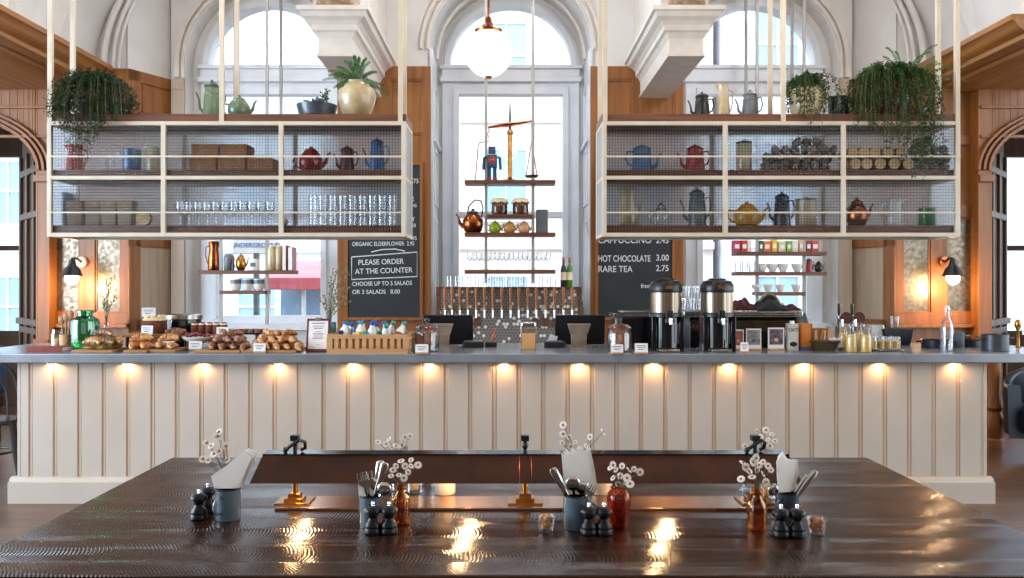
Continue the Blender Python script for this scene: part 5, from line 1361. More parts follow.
b.lathe([(.07, 0), (.072, .012), (.0001, .012)], seg=30, sc=(1, .8, 1)); obj('basket', b, mat('dark_wicker', '#5e4a26', '#3c2f16', 60, .8, bump=.6, stretch=(1, 1, 3)), t)
t = thing('wooden_box', 'square wooden box behind the wicker basket', 'box', onC(818, 6.02)); obj('body', MB().bb(-.065, .065, -.04, .04, 0, .155), M['oak'], t, bevel=.004)
first_s = None
for i in range(10):
    p = (X(815+i*2.4, 5.88), 5.87+random.uniform(-.02, .02), TOP+.02); rr = (random.uniform(-.1, .2), random.uniform(-.25, .3), random.uniform(0, 1))
    if first_s is None: first_s = obj('wooden_stirrer', MB().bb(-.004, .004, -.001, .001, 0, .13), M['paleblock'], loc=p, rot=rr); tag(first_s, 'thin wooden stirrer standing in the wicker basket', 'stirrer', 'stirrers in the basket')
    else: dup(first_s, p, rr)
fs_ = None
for i in range(5):
    p = (X(831+i*2.2, 5.86), 5.85, TOP+.03); rr = (.2, random.uniform(-.3, .3), random.uniform(-.4, .4))
    if fs_ is None: fs_ = obj('sugar_sachet', MB().bb(-.018, .018, -.003, .003, 0, .065), M['paper'], loc=p, rot=rr, bevel=.001); tag(fs_, 'white sugar sachet at the right of the wicker basket', 'sachet', 'sachets in the basket')
    else: dup(fs_, p, rr)
# juice bottles
def juice(label, px, y):
    t = thing('juice_bottle', label, 'bottle', onC(px, y))
    pf_ = [(.030, 0), (.036, .004), (.037, .01), (.037, .10), (.030, .125), (.017, .155), (.015, .175), (.018, .18), (.018, .192), (.015, .193)]
    obj('glass', MB().lathe(pf_, seg=28), M['glass'], t)
    obj('juice', MB().lathe([(.033, .003), (.035, .012), (.035, .10), (.029, .122), (.0005, .123)], seg=28), M['juice'], t); return t
for px, y, l in ((843.5, 5.95, 'glass bottle of orange juice, leftmost of the four'), (851.5, 5.78, 'glass bottle of orange juice, front left of the four'), (859, 6.0, 'glass bottle of orange juice at the back of the four'), (866, 5.76, 'glass bottle of orange juice, front right of the four')): juice(l, px, y)
sg_ = None
tag(obj('serving_tray', MB().lathe([(.11, 0), (.14, .008), (.138, .010), (.108, .004), (.0001, .004)], seg=30, sc=(1.0, .7, 1)), M['steel'], loc=onC(885, 5.92)), 'small oval steel tray under the row of juice shots', 'tray')
for r_ in range(2):
    for i in range(4):
        p = (X(874+i*7.2+r_*2, 5.88+r_*.07), 5.88+r_*.07, TOP+.0105)
        if sg_ is None:
            sg_ = thing('juice_shot', 'small glass of orange juice on the oval steel tray', 'glass', p, 0, 'juice shots on the tray')
            obj('glass', MB().lathe([(.019, 0), (.022, .003), (.024, .085), (.022, .085), (.018, .004), (.0001, .004)], seg=20), M['glass'], sg_); obj('juice', MB().lathe([(.018, .005), (.0215, .058), (.0005, .059)], seg=20), M['juice'], sg_)
        else: dup(sg_, p)
t = thing('ceramic_cup', 'white ceramic cup behind the juice bottles at their left', 'cup', onC(832, 6.45)); obj('body', MB().lathe([(.03, 0), (.045, .15), (.042, .15), (.028, .006), (.0001, .005)], seg=20), M['white'], t)
# tall taps with round badges
for px, lab in ((839, 'left'), (852, 'right')):
    t = thing('beer_font', 'tall chrome beer font with a round dark badge, %s of the two' % lab, 'tap', onC(px, 6.4))
    obj('column', MB().lathe([(.04, 0), (.04, .008), (.018, .014), (.014, .20), (.018, .22), (.012, .235)], seg=20), M['chrome'], t)
    obj('spout', MB().tube([(0, -.01, .2), (0, -.06, .2), (0, -.065, .15)], [.011, .010, .008], 10), M['chrome'], t)
    obj('handle', MB().lathe([(.007, .235), (.010, .26), (.013, .31), (.009, .325)], seg=14), M['black'], t)
    bd = MB(); bd.cyl((.042, -.03, .215), .042, .014, 28, (PI/2, 0, 0)); obj('badge', bd, mat('badge_copper', '#7a3a22', '#4f2416', 10, .35, .4), t)
    rg_ = MB(); rg_.tube([(.042+.042*math.cos(a*PI/12), -.036, .215+.042*math.sin(a*PI/12)) for a in range(25)], .004, 6); obj('badge_rim', rg_, M['black'], t)
# far right
t = thing('black_tub', 'black plastic tub beside a grey one at the back of the counter', 'tub', onC(893, 6.5)); obj('body', MB().prism([(-.09, 0), (.09, 0), (.12, .13), (-.12, .13)], -.1, .1), M['black'], t, bevel=.006)
t = thing('steel_bin', 'grey steel container between the beer fonts and the black tub', 'container', onC(872, 6.5)); obj('body', MB().bb(-.06, .06, -.08, .08, 0, .16), M['steel'], t, bevel=.006)
t = thing('glass_tumbler', 'clear tumbler standing on the black tub', 'glass', (X(895, 6.5), 6.5, TOP+.131)); obj('body', tum, M['glass'], t)
t = thing('napkin_dispenser', 'low steel napkin holder behind the juice shots', 'napkin holder', onC(888, 6.15)); obj('body', MB().bb(-.07, .07, -.03, .03, 0, .085), M['steel'], t, bevel=.004); obj('slot', MB().bb(-.05, .05, -.032, -.028, .03, .05), M['black'], t)
t = thing('water_bottle', 'tall clear glass water bottle with swing top near the right end of the counter', 'bottle', onC(947, 5.85))
pf_ = [(.038, 0), (.043, .005), (.044, .16), (.036, .20), (.018, .245), (.016, .285), (.021, .29), (.021, .305), (.016, .306)]
obj('glass', MB().lathe(pf_+[(max(r-.003, .001), z+.002) for r, z in reversed(pf_)], seg=30), M['glass'], t); obj('stopper', MB().lathe([(.014, .306), (.016, .315), (.010, .322), (.0005, .323)], seg=16), M['white'], t)
obj('water', MB().lathe([(.038, .004), (.040, .05), (.0005, .051)], seg=24), M['glass'], t); obj('wire', MB().tube([(.02, 0, .29), (.03, 0, .27), (.026, 0, .25)], .002, 6), M['steel'], t)
def pan(label, px, y, r, h, m, two=True):
    t = thing('cooking_pot', label, 'pot', onC(px, y)); obj('body', MB().lathe([(r*.94, 0), (r, .005), (r, h), (r*1.03, h+.003), (r*.97, h), (r*.95, .008), (.0001, .007)], seg=36), m, t)
    for s in ((-1, 1) if two else (-1,)): obj('handle', MB().tube([(s*r, -.03, h*.8), (s*(r+.03), -.03, h*.82), (s*(r+.03), .03, h*.82), (s*r, .03, h*.8)], .006, 8), m, t)
pan('round dark grey metal pot at the right end of the counter', 995, 5.9, .088, .115, mat('dark_grey_metal', '#4a4d52', '#3c3f44', 14, .35, .3))
pan('small grey pot behind the clear water bottle', 957, 6.2, .05, .11, M['greyenamel'])
pan('shallow black pan behind the water bottle, left one', 936, 6.15, .10, .06, M['navy'])
pan('shallow black pan between the water bottle and the round pot', 969, 6.3, .10, .05, M['black'])
t = thing('brass_tap', 'small brass and dark tap at the far right end of the counter', 'tap', onC(1018, 6.2)); obj('column', MB().lathe([(.03, 0), (.012, .01), (.010, .13), (.02, .15), (.026, .17), (.018, .2), (.005, .21)], seg=16), M['brass'], t); obj('spout', MB().tube([(0, 0, .12), (0, -.05, .13), (0, -.06, .1)], .006, 8), M['chrome'], t)
# ================================================================== crockery in and on the hanging units
KI = 5.93/828
def pot(name, label, px, y, z, w, h, m, kind='tea', spout=1, cat=None, lidm=None, handle=True, px_u=None):
    """w, h in metres: body width and height up to the lid"""
    t = thing(name, label, cat or name.replace('_', ' '), (X(px, y), y, z)); r = w/2; lidm = lidm or m
    if kind == 'tea':
        obj('body', MB().lathe([(r*.6, 0), (r*.85, h*.1), (r, h*.35), (r*.96, h*.55), (r*.7, h*.75), (r*.55, h*.8)], seg=28), m, t)
        obj('lid', MB().lathe([(r*.58, h*.79), (r*.5, h*.88), (r*.15, h*.95), (r*.12, h*.97), (r*.17, h), (.0005, h*1.03)], seg=24), lidm, t)
        sp = [(spout*r*.85, 0, h*.25), (spout*r*1.25, 0, h*.42), (spout*r*1.4, 0, h*.68), (spout*r*1.62, 0, h*.8)]; sr = [r*.24, r*.16, r*.10, r*.08]
        hp = [(-spout*r*.85, 0, h*.62), (-spout*r*1.35, 0, h*.66), (-spout*r*1.5, 0, h*.45), (-spout*r*1.2, 0, h*.22), (-spout*r*.85, 0, h*.2)]
    elif kind == 'coffee':      # tall tapering pot with banded top
        obj('body', MB().lathe([(r*1.0, 0), (r*1.0, h*.03), (r*.86, h*.55), (r*.80, h*.60), (r*.84, h*.62), (r*.84, h*.65), (r*.78, h*.67), (r*.76, h*.78), (r*.82, h*.80)], seg=28), m, t)
        obj('lid', MB().lathe([(r*.84, h*.80), (r*.82, h*.84), (r*.5, h*.91), (r*.14, h*.93), (r*.11, h*.95), (r*.17, h*.98), (.0005, h)], seg=24), lidm, t)
        sp = [(spout*r*.9, 0, h*.18), (spout*r*1.35, 0, h*.28), (spout*r*1.45, 0, h*.5), (spout*r*1.75, 0, h*.68)]; sr = [r*.22, r*.17, r*.11, r*.10]
        hp = [(-spout*r*.78, 0, h*.72), (-spout*r*1.3, 0, h*.74), (-spout*r*1.5, 0, h*.5), (-spout*r*1.25, 0, h*.3), (-spout*r*.9, 0, h*.25)]
    elif kind == 'jug':
        obj('body', MB().lathe([(r*.9, 0), (r, h*.08), (r*.95, h*.4), (r*.75, h*.75), (r*.85, h*.97), (r*.9, h), (r*.82, h), (r*.7, h*.75), (r*.85, h*.1), (.0005, h*.05)], seg=28), m, t)
        obj('spout', MB().prism([(spout*r*.7, h*.78), (spout*r*1.25, h*1.0), (spout*r*.8, h*1.0)], -r*.2, r*.2), m, t); sp = None
        hp = [(-spout*r*.8, 0, h*.85), (-spout*r*1.35, 0, h*.8), (-spout*r*1.4, 0, h*.5), (-spout*r*1.1, 0, h*.25), (-spout*r*.9, 0, h*.22)]
    else:                        # straight canister or drum
        obj('body', MB().lathe([(r*.97, 0), (r, .004), (r, h*.86), (r*.95, h*.88)], seg=28), m, t)
        obj('lid', MB().lathe([(r*1.02, h*.87), (r*1.02, h*.93), (r*.5, h*.97), (r*.1, h*.98), (r*.12, h), (.0005, h)], seg=24), lidm, t)
        sp = None; hp = None
    if sp: obj('spout', MB().tube(sp, sr, 10), m, t)
    if hp and handle: obj('handle', MB().tube(hp, [r*.10]*len(hp), 8), lidm if lidm is not m else m, t)
    return t
ZT, ZM, ZB = 2.689, 2.303, 1.915
px = lambda a: a*KI
# ---- on top of the left unit
pot('coffee_pot', 'tall sage green enamel coffee pot with dark bands on top of the left shelf unit', 212, 5.95, ZT, px(18), px(40), M['sage'], 'coffee', -1, lidm=mat('dark_green_band', '#2f4a38', None, 8, .3))
pot('teapot', 'squat sage green enamel teapot beside the tall green coffee pot', 239, 5.95, ZT, px(22), px(24), M['sage'], 'tea', 1)
t = thing('planter_bowl', 'dark blue-grey bowl planted with small succulents on top of the left shelf unit', 'bowl', (X(317, 5.95), 5.95, ZT))
obj('bowl', MB().lathe([(.095, 0), (.125, .02), (.142, .085), (.146, .1), (.135, .1), (.115, .03), (.0001, .02)], seg=32), mat('blue_grey_glaze', '#4d5a68', '#37404c', 9, .35, coat=.3), t)
pl = thing('succulent', 'small trailing succulent growing from the dark blue-grey bowl', 'plant', (X(317, 5.95), 5.95, ZT+.09)); lf = MB(); st = MB()
for i in range(34):
    a = random.uniform(-PI, PI); r = random.uniform(.02, .11); x, y = r*math.cos(a), r*math.sin(a)*.8; hh = random.uniform(.02, .05) if x < .04 else random.uniform(.03, .13)
    st.tube([(x, y, -.01), (x*1.1, y, hh)], .002, 5)
    for k in range(4): lf.ell((x*1.1+random.uniform(-.015, .015), y+random.uniform(-.015, .015), hh*(.5+.17*k)), (.011, .008, .005), 6, 4, (random.random(), random.random(), 0))
obj('stems', st, M['stem'], pl); obj('leaves', lf, M['darkleaf'], pl)
t = thing('cream_vase', 'large round cream glazed vase holding a fern on top of the left shelf unit', 'vase', (X(357, 5.95), 5.95, ZT))
pf_ = [(.07, 0), (.078, .006), (.115, .08), (.135, .15), (.13, .20), (.10, .245), (.085, .255), (.088, .268)]
obj('body', MB().lathe(pf_+[(max(r-.006, .001), z+.003) for r, z in reversed(pf_)], seg=40), M['creamglaze'], t)
def fern(label, px_, y, z, tips, m, pl_=.022, name='fern'):
    o = (X(px_, y), y, z); t = thing(name, label, 'plant', o); st = MB(); lf = MB()
    for (tx, ty) in tips:
        q = Vector((X(tx, y)-o[0], random.uniform(-.12, .06), Z(ty, y)-z)); L_ = q.length
        c1 = Vector((q.x*.3, q.y*.3, max(q.z, 0)*.7+L_*.26)); P = []
        for i in range(15):
            s = i/14; P.append(Vector((0, 0, -.05))*(1-s)**2+c1*2*s*(1-s)+q*s*s)
        st.tube(P, [.0022*(1-.6*i/14) for i in range(15)], 5)
        for i in range(3, 14):
            for f in (0, .5):
                p = P[i].lerp(P[i+1], f) if i < 14 else P[i]; d = (P[i+1]-P[i-1]).normalized(); sd = d.cross(Vector((0, 1, 0)) if abs(d.y) < .9 else Vector((1, 0, 0))).normalized()
                w = pl_*(.35+.75*math.sin(PI*(.1+.85*(i+f)/15))); 
                for s in (-1, 1):
                    tip = p+sd*s*w+d*w*.5+Vector((0, random.uniform(-.006, .006), -w*.15)); e = d*.0032
                    up = Vector((0, .0012, .0)); lf.add([p-e, p+e, p.lerp(tip, .6)+e*1.1, tip, p.lerp(tip, .6)-e*1.1, p-e+up, p+e+up, p.lerp(tip, .6)+e*1.1+up, tip+up, p.lerp(tip, .6)-e*1.1+up], [(0,1,2,3,4), (9,8,7,6,5), (0,5,6,1), (1,6,7,2), (2,7,8,3), (3,8,9,4), (4,9,5,0)])
    obj('stems', st, M['stem'], t); obj('fronds', lf, m, t, flat=True); return t
fern('leafy fern spilling over the large cream vase', 357, 5.93, ZT+.25,
     [(321,79),(328,72),(334,84),(340,92),(337,68),(344,61),(350,62),(356,58),(362,60),(368,60),(373,66),(378,73),(384,84),(387,93),(391,101),(346,92),(352,90),(380,90),(340,104),(330,78),(349,100),(365,70),(345,75),(335,90),(372,80),(342,86),(336,76),(357,66)], M['fern'], .015)
def trailing(label, px_, y, z, crown_r, ext, n, m, density=1.0, seed=1, potm=None, potr=.10, poth=.16, name='trailing_plant'):
    """rounded crown of leafy stems that spill over and hang down; ext = (left px, right px, lowest px rows)"""
    random.seed(seed); o = (X(px_, y), y, z+poth)
    if potm: 
        p_ = thing('plant_pot', 'round pot under the ' + label.split(' hanging')[0].split(' spilling')[0].split(' in a')[0], 'pot', (o[0], y, z)); obj('body', MB().lathe([(potr*.7, 0), (potr*.9, poth*.3), (potr, poth*.7), (potr*.9, poth), (potr*.8, poth), (potr*.6, .01), (.0001, .009)], seg=28), potm, p_)
    t = thing(name, label, 'plant', o); st = MB(); lf = MB()
    for i in range(n):
        a = random.uniform(0, 2*PI); rr = crown_r*random.uniform(.55, 1.08)
        ex, ey = rr*math.cos(a), rr*math.sin(a)*.75-.02
        drop = ext(ex) * random.uniform(.15, 1.0)
        edge_ = o[1]+ey*1.15
        if drop > poth*.9:
            if ey < .02: ey = (YF-.03-random.uniform(.0, .09)-o[1])/1.15
            else: drop = min(drop, poth*.9)
        P = [Vector((0, 0, 0)), Vector((ex*.5, ey*.5, crown_r*random.uniform(.45, .8))), Vector((ex*.95, ey*.95, crown_r*.35)), Vector((ex*1.08, ey*1.15, -drop*.35)), Vector((ex*1.1+random.uniform(-.02, .02), ey*1.15, -drop))]
        pts = []
        for k in range(4):
            for f in (0, .33, .66): pts.append(P[k].lerp(P[k+1], f))
        pts.append(P[4]); st.tube(pts, .0014, 4)
        m_ = int((34+drop*125)*density)
        for k in range(m_):
            s = random.uniform(.12, 1)*(len(pts)-1.001); j = int(s); p = pts[j].lerp(pts[j+1], s-j)
            R = Euler((random.uniform(-1, 1), random.uniform(-1, 1), random.uniform(0, 6))).to_matrix(); l, w = random.uniform(.013, .023), random.uniform(.005, .008)
            p = p+Vector((random.uniform(-1, 1), random.uniform(-1, 1), random.uniform(-1, 1)))*.014
            q = [R @ Vector(v) for v in ((0, 0, 0), (w, l*.5, .001), (0, l, 0), (-w, l*.5, .001), (0, l*.5, -.002))]
            lf.add([p+v for v in q], [(0,1,2,3), (0,4,2,1), (0,3,2,4)])
    obj('stems', st, M['stem'], t); obj('leaves', lf, m, t, flat=True); return t
trailing('dark green trailing plant hanging over the left end of the left shelf unit', 98, 5.86, ZT, .235, lambda x: .20+.32*max(0, 1-abs(x+.02)/.2), 230, M['darkleaf'], .9, 4, M['navy'], .15, .13)
# ---- on top of the right unit
pot('coffee_pot', 'black coffee pot with a long thin spout on top of the right shelf unit', 702, 5.95, ZT, px(16), px(28), M['black'], 'coffee', -1)
pot('tall_jug', 'tall cream jug between the black and grey coffee pots', 723, 5.95, ZT, px(14), px(35), M['creamglaze'], 'jug', -1, cat='jug')
pot('coffee_pot', 'grey banded enamel coffee pot right of the tall cream jug', 750, 5.95, ZT, px(17), px(30), M['greyenamel'], 'coffee', -1)
trailing('leafy trailing plant in a pale pot beside the dark blue canister', 806, 5.90, ZT, .135, lambda x: .22+.18*max(0, 1-abs(x)/.1), 75, M['leaf'], .95, 11, M['creamglaze'], .12, .20)
pot('canister', 'dark navy lidded canister between the two plants on the right unit', 838, 5.95, ZT, px(19), px(24), M['navy'], 'can')
trailing('big bushy trailing plant spilling over the right end of the right shelf unit', 886, 5.86, ZT, .255, lambda x: .30+.42*max(0, 1-abs(x-.10)/.24), 190, M['leaf'], 1.05, 21, M['maroon'], .15, .17)
t = thing('plant_pot', 'small brown pot holding the long-fronded fern', 'pot', (X(903, 6.02), 6.02, ZT)); obj('body', MB().lathe([(.05, 0), (.065, .14), (.058, .14), (.045, .01), (.0001, .009)], seg=24), M['maroon'], t)
fern('fern with long arching fronds at the right end of the right shelf unit', 905, 5.98, ZT+.12, [(888,46),(894,52),(938,66),(932,48),(930,52),(960,76),(975,80),(950,70),(935,85),(955,90),(900,60),(916,58),(942,60),(885,55),(965,68),(920,70)], M['leaf'], .012)
t = thing('mug', 'pale blue mug with a loop handle at the far right of the right shelf unit', 'mug', (X(921, 6.0), 6.0, ZT)); obj('body', mug_mesh(.04, .085), M['blue'], t)
obj('handle', MB().tube([(.038, 0, .07), (.07, 0, .07), (.075, 0, .04), (.05, 0, .018), (.038, 0, .02)], .006, 8), mat('light_blue_enamel', '#8fb0d6', None, 8, .3), t)

# ---- inside, left unit, upper row
pot('enamel_jug', 'orange enamel jug behind the glass at the left end of the left unit', 75, 5.93, ZM, px(17), px(28), M['orange'], 'jug', -1, cat='jug')
for i, p_ in enumerate((104, 111, 118)): 
    t = thing('glass_jar', 'clear glass jar behind the glass, %s of three between the orange jug and blue tin' % ('left', 'middle', 'right')[i], 'jar', (X(p_, 5.95), 5.95, ZM)); obj('body', MB().lathe([(.02, 0), (.022, .10), (.016, .13), (.016, .15), (.014, .15), (.0001, .01)], seg=18), M['glass'], t)
pot('storage_tin', 'blue storage tin behind the glass in the left unit', 132, 5.93, ZM, px(17), px(25), M['blue'], 'can', cat='tin')
pot('storage_tin', 'tan storage tin beside the blue one in the left unit', 153, 5.93, ZM, px(13), px(27), M['creamglaze'], 'can', cat='tin')
for px_, w, zz, h, lab in ((206.5, 26, 0, 14, 'lower left'), (235, 27, 0, 14, 'lower middle'), (263, 25, 0, 13, 'lower right, lying alone'), (209, 26, 14.2, 12.5, 'upper left'), (237, 26, 14.2, 12.5, 'upper right')):
    t = thing('cardboard_box', 'brown cardboard box in the left unit stack, %s' % lab, 'box', (X(px_, 5.93), 5.93, ZM+px(zz)+.001), 0)
    obj('body', MB().bb(-px(w)/2, px(w)/2, -.08, .10, 0, px(h)-.012), M['card'], t, bevel=.002); obj('lid', MB().bb(-px(w)/2-.002, px(w)/2+.002, -.082, .102, px(h)-.03, px(h)), mat('cardboard_lid', '#a8744a', '#94643e', 20, .8), t, bevel=.002)
pot('teapot', 'round red enamel teapot behind the glass in the left unit', 311, 5.93, ZM, px(24), px(26), M['red'], 'tea', 1)
pot('coffee_pot', 'dark maroon coffee pot between the red teapot and the blue pot', 347, 5.93, ZM, px(15), px(28), M['maroon'], 'coffee', -1)
pot('coffee_pot', 'tall blue enamel coffee pot behind the glass at the right of the left unit', 377, 5.93, ZM, px(16), px(36), M['blue'], 'coffee', -1)
# lower row
pb = None
for i, p_ in enumerate((77, 95, 111, 127)):
    lab = 'tan paper bag, %s of the four in the lower left cell' % ('leftmost', 'second from the left', 'third from the left', 'rightmost')[i]
    if pb is None:
        pb = thing('paper_bag', lab, 'bag', (X(p_, 5.93), 5.93, ZB), 0, 'paper bags in the left unit')
        m = MB(); w0, w1 = px(6.5), px(8); m.add([(-w0,-.04,0),(w0,-.04,0),(w0,.04,0),(-w0,.04,0),(-w1,-.045,px(26)),(w1,-.045,px(26)),(w1,.045,px(26)),(-w1,.045,px(26))], [(3,2,1,0),(4,5,6,7),(0,1,5,4),(1,2,6,5),(2,3,7,6),(3,0,4,7)])
        obj('body', m, mat('paper_bag_brown', '#b59a7e', '#a58a6e', 16, .8), pb, bevel=.003)
        obj('fold', MB().bb(-w1, w1, -.047, -.044, px(19), px(19.6)), M['card'], pb)
    else: dup(pb, (X(p_, 5.93), 5.93, ZB), label=lab)
t = thing('dark_box', 'dark blue box at the far left of the lower row, behind the paper bags', 'box', (X(61, 6.0), 6.0, ZB)); obj('body', MB().bb(-.055, .055, -.08, .08, 0, .25), M['navy'], t, bevel=.004)
def roundlog(label, px_, z, r, y=5.826, name='wood_log', grp=None):
    t = thing(name, label, 'log', (X(px_, y), y, z+r), 0, grp)
    obj('bark', MB().cyl((0, .02, 0), r, .17, 20, (PI/2, 0, 0)), mat('pale_bark', '#a9855a', '#8a6a44', 20, .8, bump=.3) if 'bark' not in M else M['bark'], t)
    obj('cut_face', MB().cyl((0, -.067, 0), r*.94, .004, 20, (PI/2, 0, 0)), M['cut'], t); return t
M['bark'] = mat('pale_bark', '#b08a5c', '#8f6c46', 20, .8, bump=.3); M['cut'] = mat('sawn_wood_face', '#e0bd8a', '#cfa873', 30, .7)
t = thing('wood_disc', 'pale round wooden disc at the front of the lower left cell', 'disc', (X(144, 5.79), 5.79, ZB+.052)); obj('disc', MB().cyl((0, 0, 0), .05, .03, 28, (PI/2, 0, 0)), M['cut'], t, bevel=.003); obj('rim', MB().ring(0, 0, .049, .052, -.015, .015, 0, 2*PI), M['bark'], t)
wg = None
for r_ in range(2):
    for i in range(11):
        p = (X(180+i*9, 5.88+r_*.11), 5.88+r_*.11, ZB)
        if wg is None:
            wg = thing('wine_glass', 'clear stemmed glass in the middle cell of the lower row, left unit', 'glass', p, 0, 'stemmed glasses in the left unit')
            obj('bowl', MB().lathe([(.006, .09), (.026, .105), (.032, .135), (.029, .175), (.027, .175), (.029, .135), (.022, .108), (.0005, .097)], seg=18), M['glass'], wg); obj('stem', MB().lathe([(.028, 0), (.028, .002), (.004, .008), (.004, .09)], seg=16), M['glass'], wg)
        else: dup(wg, p)
hb = MB().lathe([(.026, 0), (.030, .004), (.031, .11), (.029, .11), (.025, .008), (.0001, .007)], seg=20); hb0 = None
for lay in range(2):
    for r_ in range(2):
        for i in range(9):
            yy = 5.88+r_*.11; p = (X(313+i*9.9, yy), yy, ZB+lay*.1125)
            if hb0 is None: hb0 = obj('glass_tumbler', hb, M['glass'], loc=p); tag(hb0, 'clear highball tumbler in two layers at the right of the lower row, left unit', 'glass', 'tumblers in the left unit')
            else: dup(hb0, p)
t = thing('glass_stopper', 'small pale round bottle stopper at the left of the tumblers', 'stopper', (X(285.5, 5.83), 5.83, ZB)); obj('ball', MB().ell((0, 0, .03), (.022, .022, .022), 16, 10), M['creamglaze'], t); obj('stem', MB().cyl((0, 0, .006), .01, .012, 12), M['blue'], t)
# ---- inside, right unit
pot('enamel_pot', 'blue-grey enamel pot with spout behind the glass at the left of the right unit', 642, 5.93, ZM, px(22), px(29), mat('steel_blue_enamel', '#5c7fa3', '#4d6f94', 8, .3), 'coffee', 1, cat='pot')
pot('enamel_pot', 'red enamel pot behind the glass in the right unit', 695, 5.93, ZM, px(20), px(29), M['red'], 'coffee', -1, cat='pot')
pot('canister', 'cream canister with teal bands behind the glass in the right unit', 744, 5.93, ZM, px(15), px(33), M['creamglaze'], 'can', lidm=M['navy'])
o = bpy.data.objects[-1] if False else None
random.seed(5)
def lump(seed):
    random.seed(seed); m = MB(); m.ell((0, 0, 0), (.036, .032, .032), 12, 8)
    m.v = [(x*(1+.28*math.sin(x*160+seed)*math.cos(z*130)), y*(1+.25*math.cos(y*150+seed)), z*(1+.28*math.sin(z*150+x*90+seed))) for x, y, z in m.v]; return m
l0 = []
cells = [(760, 838, 'beside the cream canister'), (909, 952, 'right of the stacked logs')]
for ci, (a, b, lab) in enumerate(cells):
    first_l = None
    for lay in range(4):
        n_ = int((b-a)/9.8)-(0 if lay < 3 else 2)
        if ci == 0 and lay == 3: rng = range(3, n_+1)
        elif ci == 0 and lay == 2: rng = range(1, n_+1)
        else: rng = range(n_)
        for i in rng:
            for r_ in range(2 if lay < 2 else 1):
                yy = 5.86+r_*.08; p = (X(a+5+i*9.8+(lay % 2)*2.5, yy), yy, ZM+.034+lay*.058); rr = (random.random()*6, random.random()*6, random.random()*6)
                if first_l is None: first_l = obj('oyster_shell', lump(ci+2), M['rock'], loc=p, rot=rr, sharp=80); tag(first_l, 'rough grey-brown shell in the heap %s' % lab, 'shell', 'rough shells %s' % lab)
                else: dup(first_l, p, rr, scale=random.uniform(.9, 1.12))
for lay, pxs in enumerate(((851.5, 862.8, 876, 890, 904), (846+3, 860, 871, 884, 897))):
    for i, p_ in enumerate(pxs):
        roundlog('pale sawn log end, %s in the %s row of the stack in the right unit' % (('leftmost', 'second', 'middle', 'fourth', 'rightmost')[i], ('bottom', 'top')[lay]), p_, ZM+lay*.078, .040, grp='stacked logs')
pot('enamel_jug', 'tall cream jug behind the glass at the lower left of the right unit', 628, 5.95, ZB, px(20), px(38), M['creamglaze'], 'jug', -1, cat='jug')
pot('sugar_pot', 'small clear glass pot with a lid in the lower row of the right unit', 661, 5.93, ZB, px(16), px(24), M['glass'], 'tea', 1, cat='pot', lidm=M['steel'])
pot('coffee_pot', 'tall dark grey coffee pot in the lower row of the right unit', 697, 5.93, ZB, px(19), px(40), M['greyenamel'], 'coffee', -1)
pot('teapot', 'wide amber teapot in the lower row of the right unit', 747, 5.93, ZB, px(26), px(25), M['yellow'], 'tea', 1)
pot('coffee_pot', 'dark blue coffee pot right of the amber teapot', 782, 5.93, ZB, px(17), px(36), M['navy'], 'coffee', -1)
pot('enamel_pot', 'cream and green pot at the right of the dark blue coffee pot', 806, 5.93, ZB, px(20), px(30), M['creamglaze'], 'can', cat='pot', lidm=M['sage'])
pot('teapot', 'copper brown teapot at the lower right of the right unit', 857, 5.93, ZB, px(20), px(29), M['copper'], 'tea', 1)
pot('enamel_jug', 'pale cream jug between the copper teapot and green pot', 894, 5.95, ZB, px(18), px(28), M['porcelain'], 'jug', 1, cat='jug')
pot('cooking_pot', 'bright green enamel pot at the far right of the right unit', 927, 5.93, ZB, px(16), px(20), mat('bright_green_enamel', '#2f7a34', '#256328', 8, .3), 'can', cat='pot')

# ================================================================== on the slim window shelves
yL = 8.58; yC = 8.23
def zs(py, y): return Z(py, y-.03)+.0005
k8 = yL/828
pot('copper_jug', 'tall copper jug with a loop handle on the left window shelf', 214, yL, zs(270.5, yL), 12*k8, 29*k8, M['copper'], 'jug', 1, cat='jug')
t = thing('grey_jar', 'grey stoneware jar behind the rod on the left window shelf', 'jar', (X(229, yL), yL, zs(270.5, yL))); obj('body', MB().lathe([(.05, 0), (.055, .01), (.055, .14), (.04, .16), (.04, .17)], seg=20), M['greyenamel'], t)
pot('gold_teapot', 'small golden teapot on the left window shelf', 241, yL, zs(270.5, yL), 10*k8, 17*k8, M['brass'], 'tea', 1, cat='teapot')
t = thing('small_figurine', 'tiny dark bottle with a red cap beside the golden teapot', 'bottle', (X(233, yL-.05), yL-.05, zs(270.5, yL))); obj('body', MB().lathe([(.014, 0), (.016, .05), (.008, .08), (.008, .1)], seg=12), M['navy'], t); obj('cap', MB().cyl((0, 0, .11), .009, .02, 10), M['red'], t)
t = thing('oval_tin', 'grey-blue oval tin with a dark label on the left window shelf', 'tin', (X(254, yL), yL, zs(270.5, yL))); obj('body', MB().lathe([(.05, 0), (.055, .1), (.05, .12)], seg=20, sc=(1, .7, 1)), M['porcelain'], t); obj('label', MB().bb(-.025, .025, -.042, -.036, .04, .08), M['greyenamel'], t)
for i, p_ in enumerate((272, 279)):
    t = thing('round_loaf_tin', 'tan rounded bread bin, %s of the pair on the left window shelf' % ('left', 'right')[i], 'bin', (X(p_, yL), yL+.02*i, zs(270.5, yL))); obj('body', MB().lathe([(.055, 0), (.062, .02), (.062, .2), (.05, .25), (.02, .265)], seg=22, sc=(.75, 1, 1)), M['creamglaze'], t); obj('knob', MB().ell((0, 0, .27), (.012, .012, .012), 10, 6), M['brass'], t)
